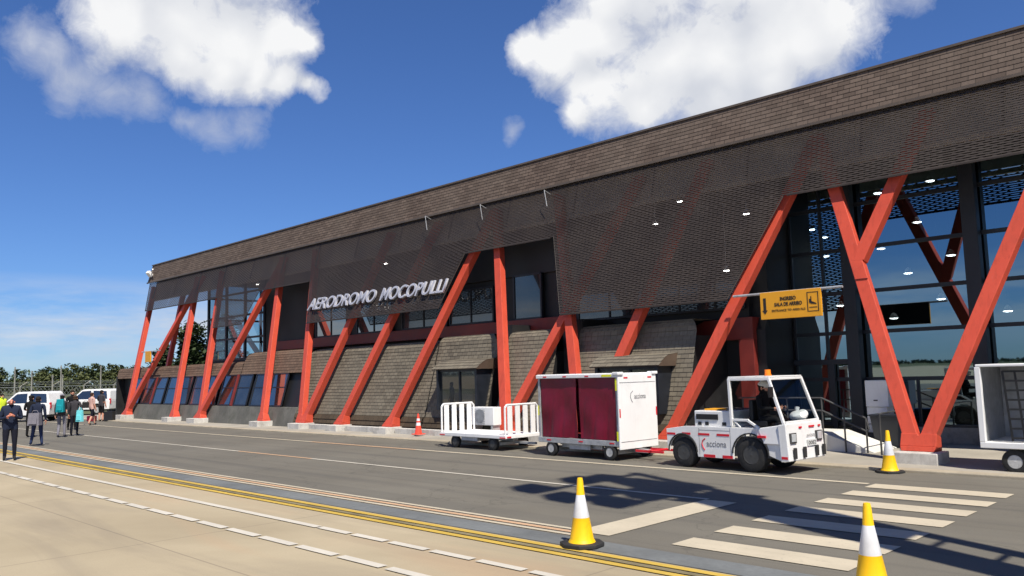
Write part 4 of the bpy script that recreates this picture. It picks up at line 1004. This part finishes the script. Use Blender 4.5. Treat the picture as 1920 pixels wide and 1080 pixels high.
# ------------------------------------------------------------------ people
SKIN = mat('skin', srgb(205, 150, 125), .6, var=.08, scale=12)
def cloth(name, c, v=.15): return mat(name, c, .85, var=v, scale=6, fine=.2, bmp=.2, bscale=25, spec=.2)
HAIR = cloth('dark_hair', (.02, .015, .012)); 
def person(loc, yaw, h, label, top, legs, shoes, pose=None, hair=HAIR, sleeves='long', legwear='long', bulk=1.0, skin=None, hat=None, group=None, jacket_len=.86):
    S = h/1.75; skin = skin or SKIN
    J = {'pelvis': (0, 0, .96), 'spine': (0, .005, 1.13), 'chest': (0, .0, 1.33), 'neck': (0, .0, 1.50), 'head': (0, .025, 1.595), 'crown': (0, .012, 1.685), 'nose': (0, .125, 1.60)}
    for s, k in ((-1, 'l'), (1, 'r')):
        J['sh'+k] = (s*.185, 0, 1.43); J['el'+k] = (s*.235, -.03, 1.15); J['wr'+k] = (s*.245, .05, .91); J['hd'+k] = (s*.245, .075, .835)
        J['hip'+k] = (s*.095, 0, .92); J['kn'+k] = (s*.11, .02, .50); J['an'+k] = (s*.115, -.02, .09); J['toe'+k] = (s*.13, .15, .035)
    J.update(pose or {})
    RAD = {'pelvis': (.155*bulk, .12*bulk), 'spine': (.145*bulk, .112*bulk), 'chest': (.168*bulk, .118*bulk), 'neck': (.058, .058), 'head': (.074, .092), 'crown': (.062, .075), 'nose': (.012, .012)}
    for k in 'lr':
        RAD.update({'sh'+k: (.066*bulk,)*2, 'el'+k: (.05*bulk,)*2, 'wr'+k: (.033, .033), 'hd'+k: (.038, .022), 'hip'+k: (.098*bulk, .098*bulk), 'kn'+k: (.066, .066), 'an'+k: (.046, .046), 'toe'+k: (.04, .03)})
    E_ = [('pelvis', 'spine', 'top'), ('spine', 'chest', 'top'), ('chest', 'neck', 'top'), ('neck', 'head', 'skin'), ('head', 'crown', 'skin'), ('head', 'nose', 'skin')]
    for k in 'lr':
        E_ += [('chest', 'sh'+k, 'top'), ('sh'+k, 'el'+k, 'top'), ('el'+k, 'wr'+k, 'top' if sleeves == 'long' else 'skin'), ('wr'+k, 'hd'+k, 'skin'),
               ('pelvis', 'hip'+k, 'legs'), ('hip'+k, 'kn'+k, 'legs'), ('kn'+k, 'an'+k, 'legs' if legwear == 'long' else 'skin'), ('an'+k, 'toe'+k, 'shoes')]
        wv, hv = Vector(J['wr'+k]), Vector(J['hd'+k]); d = (hv-wv).normalized()
        inw = Vector((1 if k == 'l' else -1, 0, 0)); lat = d.cross(inw)
        lat = lat.normalized() if lat.length > .1 else Vector((0, 1, 0)); curl = lat.cross(d).normalized()
        if curl.dot(inw) < 0: curl = -curl
        for i, (o_, l_) in enumerate(((-.027, .068), (-.009, .08), (.009, .075), (.026, .058))):
            a = hv+lat*o_+d*.035; b = a+d*l_*.55+curl*.008; c = b+d*l_*.38+curl*.026
            for nm, p in (('f%s%da' % (k, i), a), ('f%s%db' % (k, i), b), ('f%s%dc' % (k, i), c)): J[nm] = tuple(p); RAD[nm] = (.0105, .0105)
            E_ += [('hd'+k, 'f%s%da' % (k, i), 'skin'), ('f%s%da' % (k, i), 'f%s%db' % (k, i), 'skin'), ('f%s%db' % (k, i), 'f%s%dc' % (k, i), 'skin')]
        a = wv+d*.03+lat*(-.035)+curl*.01; b = a+d*.035-lat*.018+curl*.012
        J['t%sa' % k] = tuple(a); J['t%sb' % k] = tuple(b); RAD['t%sa' % k] = (.013, .013); RAD['t%sb' % k] = (.011, .011)
        E_ += [('wr'+k, 't%sa' % k, 'skin'), ('t%sa' % k, 't%sb' % k, 'skin')]
    names = list(J); idx = {n: i for i, n in enumerate(names)}
    me = bpy.data.meshes.new('person_skeleton'); me.from_pydata([tuple(c*S for c in J[n]) for n in names], [(idx[a], idx[b]) for a, b, _ in E_], [])
    tmp = bpy.data.objects.new('person_skeleton', me); COL.objects.link(tmp)
    sk = tmp.modifiers.new('skin', 'SKIN'); sk.use_smooth_shade = True
    for n in names:
        d_ = me.skin_vertices[0].data[idx[n]]; d_.radius = tuple(r*S for r in RAD[n]); d_.use_root = (n == 'pelvis')
    ss = tmp.modifiers.new('sub', 'SUBSURF'); ss.levels = 2; ss.render_levels = 2
    bpy.context.view_layer.update()
    ev_ = tmp.evaluated_get(bpy.context.evaluated_depsgraph_get()); m2 = bpy.data.meshes.new_from_object(ev_)
    bpy.data.objects.remove(tmp); bpy.data.meshes.remove(me)
    m2.materials.clear()
    slots = {'top': 0, 'legs': 1, 'skin': 2, 'shoes': 3}
    for m_ in (top, legs, skin, shoes): m2.materials.append(m_)
    segs = [(Vector(J[a])*S, Vector(J[b])*S, slots[t], max(RAD[a][0], RAD[b][0])*S) for a, b, t in E_]
    for p in m2.polygons:
        c = p.center; best = None
        for a, b, t, r in segs:
            ab = b-a; u = max(0, min(1, (c-a).dot(ab)/max(ab.length_squared, 1e-9))); d = (c-(a+ab*u)).length-r*.55
            if best is None or d < best[0]: best = (d, t)
        mi = best[1]
        if mi == 1 and c.z > jacket_len*S and abs(c.x) < .24*S and 'sit' not in (pose or {}): mi = 0
        p.material_index = mi; p.use_smooth = True
    o = bpy.data.objects.new('person', m2); COL.objects.link(o); o.location = loc; o.rotation_euler.z = yaw
    tag(o, label, 'person', group)
    hx, hy, hz = (Vector(J['head'])*S); cx_, cy_, cz_ = (Vector(J['crown'])*S)
    if hair:
        hb = MB(); hb.ball((cx_, cy_-.016*S, cz_-.022*S), (.088*S, .105*S, .085*S), 14, 8)
        hb.ball((hx, hy-.05*S, hz+.0*S), (.078*S, .066*S, .085*S), 12, 7); hb.build('hair', hair, o, smooth=True)
    if hat:
        hb = MB(); hb.ball((cx_, cy_, cz_+.0*S), (.098*S, .112*S, .07*S), 14, 8); hb.tube((cx_, cy_+.06*S, cz_-.01*S), (cx_, cy_+.17*S, cz_-.025*S), .075*S, .06*S, 10); hb.build('cap', hat, o, smooth=True)
    for s in (-1, 1):
        eb_ = MB(); eb_.ball((hx+s*.032*S, hy+.082*S, hz+.022*S), .011*S, 8, 5); eb_.build('eye', M['ink'], o)
    mo = MB(); mo.ball((hx, hy+.083*S, hz-.045*S), (.024*S, .01*S, .006*S), 8, 4); mo.build('mouth', mat('lips', srgb(150, 85, 75), .5, var=.05), o)
    for s in (-1, 1):
        er_ = MB(); er_.ball((hx+s*.079*S, hy-.005*S, hz+.005*S), (.012*S, .022*S, .034*S), 8, 5); er_.build('ear', skin, o)
    return o
navy = cloth('navy_suit', srgb(34, 42, 62)); dnavy = cloth('dark_navy_trousers', srgb(26, 28, 40)); blackc = cloth('black_cloth', srgb(24, 24, 26)); jeans = cloth('blue_jeans', srgb(44, 56, 88)); whitec = cloth('white_shoes', (.72, .72, .7), .05)
greyc = cloth('grey_cloth', srgb(120, 118, 126)); hiv = cloth('hi_vis_yellow', srgb(208, 226, 60), .06); charc = cloth('charcoal_cloth', srgb(62, 60, 64)); pink = cloth('pale_pink_cloth', srgb(196, 160, 150)); leath = cloth('black_leather', (.02, .02, .02))
def face(px, py):    # heading (local +y) pointing from the spot toward a target point
    return lambda x, y: math.atan2(-(px-x), (py-y))
to_cam = face(0, 0)
phone = {'ell': (-.25, .0, 1.13), 'wrl': (-.09, .22, 1.20), 'hdl': (-.045, .28, 1.235), 'elr': (.25, .0, 1.13), 'wrr': (.10, .22, 1.19), 'hdr': (.05, .28, 1.225), 'head': (0, .06, 1.585), 'crown': (0, .055, 1.68), 'nose': (0, .155, 1.565)}
x, y = -26.7, 6.6
person((x, y, 0), to_cam(x, y), 1.80, 'bald man in navy suit looking down at his phone, leftmost in the foreground', navy, dnavy, leath, phone, None, bulk=1.18, skin=mat('tanned_skin', srgb(198, 128, 104), .55, var=.1, scale=10))
ph = MB(); ph.box(-.037, .037, -.005, .005, -.075, .075); hp = ph.build('mobile_phone', 'black', loc=(x+.30*math.sin(-to_cam(x, y)), y+.30*math.cos(to_cam(x, y)), 1.31), rz=to_cam(x, y), bevel=.003); hp.rotation_euler.x = R(-35)
tag(hp, 'dark phone held by the bald man in the navy suit', 'phone')
x, y = -46.2, 11.0
person((x, y, 0), to_cam(x, y)+.6, 1.74, 'person in a hi-vis yellow vest at the very left edge', hiv, dnavy, leath, {'elr': (.24, -.02, 1.14)}, HAIR, bulk=1.1)
x, y = -37.6, 10.0
person((x, y, 0), to_cam(x, y)+2.7, 1.70, 'person in black top and dark cap left of the one in jeans', blackc, blackc, leath, {'ell': (-.26, .02, 1.15), 'wrl': (-.16, .2, 1.12), 'hdl': (-.10, .24, 1.14)}, HAIR, 'short', hat=blackc)
x, y = -32.05, 8.75
person((x, y, 0), to_cam(x, y)+2.9, 1.72, 'person in dark jacket, blue jeans and white shoes with a grey bag', navy, jeans, whitec, {'knl': (-.14, .04, .5), 'anl': (-.20, .02, .09), 'toel': (-.27, .13, .035), 'anr': (.16, -.02, .09), 'toer': (.2, .13, .035)}, HAIR)
def bag(name, label, cat, loc, sx, sy, sz, m_, rz=0, strap=True):
    mb = MB(); mb.hexa([(-sx*.42, -sy*.4, 0), (sx*.42, -sy*.4, 0), (sx*.42, sy*.4, 0), (-sx*.42, sy*.4, 0), (-sx*.36, -sy*.3, sz), (sx*.36, -sy*.3, sz), (sx*.36, sy*.3, sz), (-sx*.36, sy*.3, sz)])
    mb.hexa([(-sx*.28, -sy*.52, sz*.12), (sx*.28, -sy*.52, sz*.12), (sx*.28, -sy*.3, sz*.12), (-sx*.28, -sy*.3, sz*.12), (-sx*.26, -sy*.46, sz*.55), (sx*.26, -sy*.46, sz*.55), (sx*.26, -sy*.3, sz*.55), (-sx*.26, -sy*.3, sz*.55)])
    if strap: mb.path([(-sx*.25, 0, sz*.95), (-sx*.15, 0, sz*1.2), (sx*.15, 0, sz*1.2), (sx*.25, 0, sz*.95)], .012)
    return tag(mb.build(name, m_, loc=loc, rz=rz, bevel=.05, smooth=True), label, cat)
bag('shoulder_bag', 'grey bag hanging at the back of the person in jeans', 'bag', (-31.82, 8.6, .72), .48, .3, .42, greyc, .8)
x, y = -36.2, 10.75
person((x, y, 0), to_cam(x, y)+3.0, 1.72, 'person in grey trousers and cap carrying a teal backpack', charc, greyc, leath, {'knl': (-.1, .08, .5), 'anl': (-.11, -.1, .1), 'toel': (-.12, .05, .035)}, HAIR, hat=greyc)
bag('backpack', 'teal backpack on the back of the capped person', 'backpack', (-35.98, 10.62, 1.0), .36, .24, .52, cloth('teal_fabric', srgb(24, 140, 150)), .9, False)
x, y = -36.6, 11.35
person((x, y, 0), to_cam(x, y)+2.9, 1.66, 'person in dark top and leggings right of the teal backpack, holding a cyan bag', charc, dnavy, leath, {'elr': (.27, .0, 1.13), 'wrr': (.25, .14, .98), 'hdr': (.25, .18, .93)}, cloth('brown_hair', (.07, .04, .025)))
bag('tote_bag', 'light cyan bag in the hand of the person in dark leggings', 'bag', (-36.2, 11.42, .58), .34, .16, .46, cloth('cyan_fabric', srgb(120, 218, 226), .05), .5)
x, y = -41.5, 12.75
person((x, y, 0), to_cam(x, y)+.2, 1.84, 'tall person in black walking behind the cyan bag', blackc, blackc, leath, {'knl': (-.1, .12, .5), 'anl': (-.1, .16, .1), 'toel': (-.11, .3, .05), 'anr': (.11, -.18, .11), 'toer': (.12, -.02, .035)}, HAIR)
x, y = -45.0, 14.75
person((x, y, 0), to_cam(x, y)+2.2, 1.66, 'woman in pink top and dark skirt walking across the road toward the building', pink, dnavy, leath, {'knl': (-.08, .18, .52), 'anl': (-.08, .24, .1), 'toel': (-.09, .38, .06), 'knr': (.09, -.04, .5), 'anr': (.09, -.22, .12), 'toer': (.1, -.08, .035)}, cloth('auburn_hair', (.06, .03, .02)), 'short', 'short')
bag('handbag', 'black handbag carried by the woman in the pink top', 'handbag', (-45.15, 14.5, .88), .4, .2, .3, leath, 1.2)
x, y = -48.8, 16.5
person((x, y, 0), to_cam(x, y)+2.4, 1.74, 'man in charcoal shirt and black shorts beside the white estate car', charc, blackc, leath, {'ell': (-.3, .05, 1.2), 'wrl': (-.28, .25, 1.05), 'hdl': (-.26, .3, 1.02)}, HAIR, 'short', 'short')
for (x, y, sx, sz, m_, l) in ((-49.2, 16.15, .4, .32, 'burgundy', 'dark red bag at the feet of the man in shorts'), (-48.2, 16.75, .5, .55, 'black', 'black suitcase lying right of the man in shorts')):
    sb = MB(); sb.box(-sx/2, sx/2, -.16, .16, .03, sz); sb.path([(-.08, 0, sz), (-.08, 0, sz+.07), (.08, 0, sz+.07), (.08, 0, sz)], .014)
    for q in (-sx/2+.05, sx/2-.05): sb.tube((q, -.1, .03), (q, .1, .03), .03, None, 8)
    tag(sb.build('suitcase', m_, loc=(x, y, .0), rz=.7, bevel=.03), l, 'suitcase')
# driver seated in the tractor
sit = {'sit': (0, .0, .96)}
drv = {'pelvis': (0, -.02, .96), 'hipl': (-.09, .02, .95), 'hipr': (.09, .02, .95), 'knl': (-.13, .40, .98), 'knr': (.13, .40, .98), 'anl': (-.12, .46, .60), 'anr': (.12, .46, .60), 'toel': (-.12, .62, .56), 'toer': (.12, .62, .56),
       'ell': (-.27, .08, 1.2), 'wrl': (-.16, .32, 1.19), 'hdl': (-.13, .39, 1.2), 'elr': (.27, .08, 1.2), 'wrr': (.16, .32, 1.19), 'hdr': (.13, .39, 1.2)}
person((-8.26, 15.66, .075), R(-94), 1.72, 'driver in dark clothes and white cap seated in the tractor cab', blackc, blackc, leath, drv, HAIR, hat=whitec, jacket_len=2)

# ------------------------------------------------------------------ cars
def estate(loc, rz, label, square):
    o = empty('parked_car', loc, rz); tag(o, label, 'car', 'white cars by the fence')
    HWc = .9
    lowp = [(-2.2, .42), (-2.25, .95), (2.15, .92), (2.28, .78), (2.30, .42)]
    lower = [(-2.22, .40), (-2.27, .98), (.55, 1.03), (2.10, .98), (2.30, .84), (2.32, .40)]
    def cut(cx): return [(cx+.42, .38)]+[(cx+.40*math.cos(math.pi*i/8), .38+.40*math.sin(math.pi*i/8)) for i in range(9)]+[(cx-.42, .38)]
    pl = lower+cut(1.42)+cut(-1.35)
    mb = MB(); mb.prism(pl, -HWc, HWc, 'y'); mb.build('body', 'white', o, bevel=.05)
    rr = -2.2 if square else -2.02
    cab = [(-2.25, .981), (rr, 1.62), (rr+.12, 1.74), (-.30, 1.74), (-.12, 1.68), (.62, 1.02)]
    mb = MB(); n = len(cab); vs = []
    for s in (-1, 1):
        for (a, b) in cab: vs.append((a, s*(HWc-.04-(b-.98)*.16), b))
    mb.add(vs, [tuple(range(n)), tuple(range(2*n-1, n-1, -1))]+[(i, n+i, n+(i+1) % n, (i+1) % n) for i in range(n)]); cbn = mb.build('cabin', 'white', o, bevel=.03)
    def pane(poly, name='window'):
        for s in (-1, 1):
            m_ = MB(); q = [(a, s*(HWc-.04-(b-.98)*.16+.006), b) for a, b in poly]; m_.add(q, [tuple(range(len(q)))]); m_.build(name, 'carglass', cbn)
    pane([(.42, 1.08), (-.20, 1.62), (-.82, 1.64), (-.84, 1.08)]); pane([(-1.02, 1.08), (-1.0, 1.64), (-1.95, 1.60), (-2.05, 1.08)])
    m_ = MB(); m_.add([(.545, -.70, 1.09), (.545, .70, 1.09), (-.075, .62, 1.635), (-.075, -.62, 1.635)], [(0, 1, 2, 3)]); m_.v = [(a+.014, b, c+.012) for a, b, c in m_.v]; m_.build('windscreen', 'carglass', cbn)
    for s in (-1, 1):
        m_ = MB(); m_.box(2.16, 2.295, s*.78-.10, s*.78+.10, .72, .86); m_.build('headlight', 'headlamp', o, bevel=.02)
        m_ = MB(); m_.box(.28, .42, s*.98-.07, s*.98+.07, 1.03, 1.15); m_.build('wing_mirror', 'black', o, bevel=.02)
        m_ = MB(); m_.box(-2.275, -2.2, s*.80-.07, s*.80+.07, .75, 1.1); m_.build('tail_light', 'redtape', o, bevel=.01)
        for x in (1.42, -1.35): wheel(o, (x, s*.80, .35), .35, .2, 'rim', s)
    mb = MB(); mb.box(2.285, 2.32, -.6, .6, .45, .7); mb.build('grille', 'black', o); mb = MB(); mb.box(-2.1, 2.1, -.8, .8, .28, .41); mb.build('underbody', 'steel', o)
    mb = MB(); mb.box(-1.6, 1.0, -HWc-.012, -HWc-.002, .46, .50)
    mb.box(-.38, -.36, -HWc-.004, -HWc-.001, .5, .98); mb.box(-.2, -.05, -HWc-.012, -HWc-.002, .84, .87); mb.build('door_trim', 'steel', o)
    return o
estate((-54.8, 14.1, -.01), R(222), 'white car with rounded tail behind the standing passengers', False)
estate((-60.5, 19.5, -.01), R(218), 'white square-backed estate car next to the low wing of the terminal', True)

# ------------------------------------------------------------------ fence, poles, trees
fn = empty('perimeter_fence', (-92, 30, 0)); tag(fn, 'grey wire perimeter fence with angled barbed-wire arms behind the cars', 'fence')
a = Vector((-100, -10, 0)); b = Vector((-88, 52, 0)); n = 22; rail_b = MB()
for i in range(n+1):
    p = a.lerp(b, i/n)-Vector((-92, 30, 0)); m_ = MB(); m_.tube(p, p+Vector((0, 0, 2.0)), .06); m_.tube(p+Vector((0, 0, 1.98)), p+Vector((.12, .62, 2.45)), .05); m_.build('post', 'post', fn)
a_ = a-Vector((-92, 30, 0)); b_ = b-Vector((-92, 30, 0))
for z in (.1, 1.0, 1.95): rail_b.beam(a_+Vector((0, 0, z)), b_+Vector((0, 0, z)), .05, .05)
for z, q in ((2.15, .2), (2.3, .35), (2.43, .55)): rail_b.tube(a_+Vector((.1, q, z)), b_+Vector((.1, q, z)), .012, None, 4)
L_ = (b_-a_).length; st = int(L_/.35)
for i in range(st):
    p = a_.lerp(b_, i/st); q = a_.lerp(b_, min(1, (i+4)/st)); rail_b.tube(p+Vector((0, 0, .1)), q+Vector((0, 0, 1.95)), .014, None, 3, caps=False); rail_b.tube(q+Vector((0, 0, .1)), p+Vector((0, 0, 1.95)), .014, None, 3, caps=False)
rail_b.build('wire_mesh', 'wire', fn, fixn=False)
for i, (x, y, h) in enumerate(((-125.0, 31.2, 4.6), (-121.1, 32.2, 4.0), (-122.8, 36.2, 4.7), (-122.1, 41.1, 4.6), (-118, 33.8, 3.4), (-118, 35.0, 3.4))):
    m_ = MB(); m_.tube((0, 0, 0), (0, 0, h), .10, .08, 8); m_.beam((-.4, 0, h-.3), (.4, 0, h-.3), .08, .08)
    o = m_.build('utility_pole', 'post', loc=(x, y, 0)); tag(o, 'weathered wooden pole rising in front of the far trees', 'pole', 'poles in front of the trees')

def tree(loc, h, wd, seed, leaf, n, label, group, ls=.35, conic=0.0, lobes=9):
    r = random.Random(seed); o = empty('tree', loc); tag(o, label, 'tree', group)
    tb = MB(); tb.tube((0, 0, -.1), (r.uniform(-.1, .1), 0, h*.4), .035*h*.8, .02*h, 8); cs = []
    for i in range(lobes):
        a = r.uniform(0, 6.283); t = r.uniform(.25, .9); rad = wd/2*(1-conic*t)*r.uniform(.3, .8)*math.sqrt(max(.1, 1-(t-.45)**2*1.7))
        c = Vector((rad*math.cos(a), rad*math.sin(a), h*t)); cs.append((c, wd*(.24-.10*conic*t)*r.uniform(.75, 1.3)))
        tb.tube((0, 0, h*t*.55), c, .014*h, .004*h, 5)
    cs.append((Vector((r.uniform(-.2, .2), 0, h*.93)), wd*.15))
    tb.build('trunk', 'bark', o)
    cb_ = MB()
    for i in range(n):
        c, rr = cs[r.randrange(len(cs))]
        d = Vector((r.gauss(0, 1), r.gauss(0, 1), r.gauss(0, 1))).normalized()*rr*(r.random()**.35)*1.05; d.z *= .85
        p = c+d; s = ls*r.uniform(.5, 1.2)
        e = Euler((r.uniform(-.9, .9), r.uniform(-.9, .9), r.uniform(0, 6.28))).to_matrix()
        u = e @ Vector((s, 0, 0)); v = e @ Vector((0, s*.6, 0))
        cb_.add([p-u, p-v*.9, p+u, p+v], [(0, 1, 2, 3)])
    cb_.build('crown', leaf, o, fixn=False)
    return o
tl = [(-206.7, 48.9, 7.0), (-199.4, 50.2, 6.4), (-212, 54.5, 6.2), (-199.3, 55.0, 6.0), (-205.8, 57.4, 6.8), (-198.7, 57.6, 6.4), (-208.0, 62.3, 6.5), (-191.2, 58.9, 7.4), (-196.3, 62.2, 6.9), (-192.8, 63.6, 7.6), (-197.9, 66.5, 7.2), (-185.7, 64.4, 7.3), (-190.6, 68.3, 6.9), (-184.7, 68.8, 6.6), (-191.1, 73.5, 6.2), (-203, 45.5, 7.4), (-178, 61.2, 5.4), (-176, 63.5, 5.6), (-180, 56.0, 4.6), (-187, 53.0, 4.2), (-182, 48.5, 4.4), (-196, 46, 5.2)]
words = ['left end', 'gap']
for i, (x, y, h) in enumerate(tl):
    tree((x, y, 0), h*.84, 5.2+rng.uniform(-.6, 1.2), 100+i, ('leaf1', 'leaf2', 'leaf1', 'leaf3')[i % 4] if h > 5.7 else 'leaf3', 760, 'bushy green tree in the far row beyond the fence', 'far trees beyond the fence', .34)
tree((-93.5, 41.5, 0), 8.8, 6.4, 31, 'leaf1', 2600, 'dark evergreen tree rising behind the low wing', None, .34, .55, 22)
tree((-96.5, 39.6, 0), 6.2, 5.2, 33, 'leaf1', 1500, 'lower dark tree just right of the leftmost columns', None, .34, .5, 16)
tree((-90.5, 44.0, 0), 9.6, 6.8, 32, 'leaf1', 2400, 'taller dark tree half hidden by the glazed corner room', None, .34, .45, 22)
# wood across the airfield, seen in the glass
wb = MB(); r = random.Random(5)
for i in range(5200):
    t = r.uniform(-.35, 2.9); d = r.uniform(1250, 1350); hgt = 4.5+1.5*math.sin(t*19)+1.0*math.sin(t*43+1)
    p = Vector((math.cos(-t)*d, math.sin(-t)*d, r.random()**.7*hgt)); s = r.uniform(2.0, 5.0)
    e = Euler((r.uniform(-.8, .8)+1.2, r.uniform(-.6, .6), r.uniform(0, 6.28))).to_matrix(); u = e @ Vector((s, 0, 0)); v = e @ Vector((0, s*.7, 0))
    wb.add([p-u, p-v, p+u, p+v], [(0, 1, 2, 3)])
tag(wb.build('distant_wood', 'leaf1', fixn=False), 'dark far-off wood across the airfield', 'trees', kind='stuff')

# ------------------------------------------------------------------ floodlight mast whose shadow falls across the road
fm = empty('floodlight_mast', (1.6, 8.0, 0)); tag(fm, 'tall twin-legged floodlight mast standing right of the crosswalk', 'mast')
m_ = MB(); m_.beam((0, -.40, 0), (0, -.40, 19.5), .46, .46, (1, 0, 0)); m_.build('pole', 'galv', fm)
m_ = MB(); m_.beam((0, .42, 0), (0, .42, 19.0), .20, .20, (1, 0, 0)); m_.build('pole', 'galv', fm)
mb = MB()
for i in range(10): mb.beam((0, -.38, 2+i*1.2), (0, .42, 2+i*1.2), .06, .06, (1, 0, 0))
mb.build('brace', 'galv', fm)
mb = MB(); mb.box(-.03, .03, -.62, .32, 8.6, 13.9); mb.build('shadow_panel', 'galv', fm)  # unseen solid panel added between the legs to widen the mast's shadow
mb = MB(); mb.box(-.5, .5, -.7, .55, 14.0, 14.12)
for q in range(7): mb.beam((-.45, -.7+q*.21, 14.1), (-.45, -.7+q*.21, 15.1), .07, .07, (1, 0, 0))
mb.build('platform', 'galv', fm)
for z, ys in ((15.4, (-1.75, -.85, .35)), (16.9, (-2.25, -1.3, -.1)), (18.8, (-2.35, -1.0))):
    m_ = MB(); m_.beam((0, ys[0]-.2, z), (0, max(ys[-1], .1)+.2, z), .14, .14); m_.build('cross_arm', 'galv', fm)
    for y in ys:
        m_ = MB(); m_.hexa([(-.5, y-.36, z-.1), (-.1, y-.36, z-.45), (-.1, y+.36, z-.45), (-.5, y+.36, z-.1), (-.3, y-.30, z+.95), (.15, y-.30, z+.55), (.15, y+.30, z+.55), (-.3, y+.30, z+.95)]); m_.build('floodlight', 'galv', fm, bevel=.03)

sc.cycles.max_bounces = 8; sc.cycles.transparent_max_bounces = 16
sc.cycles.use_denoising = True
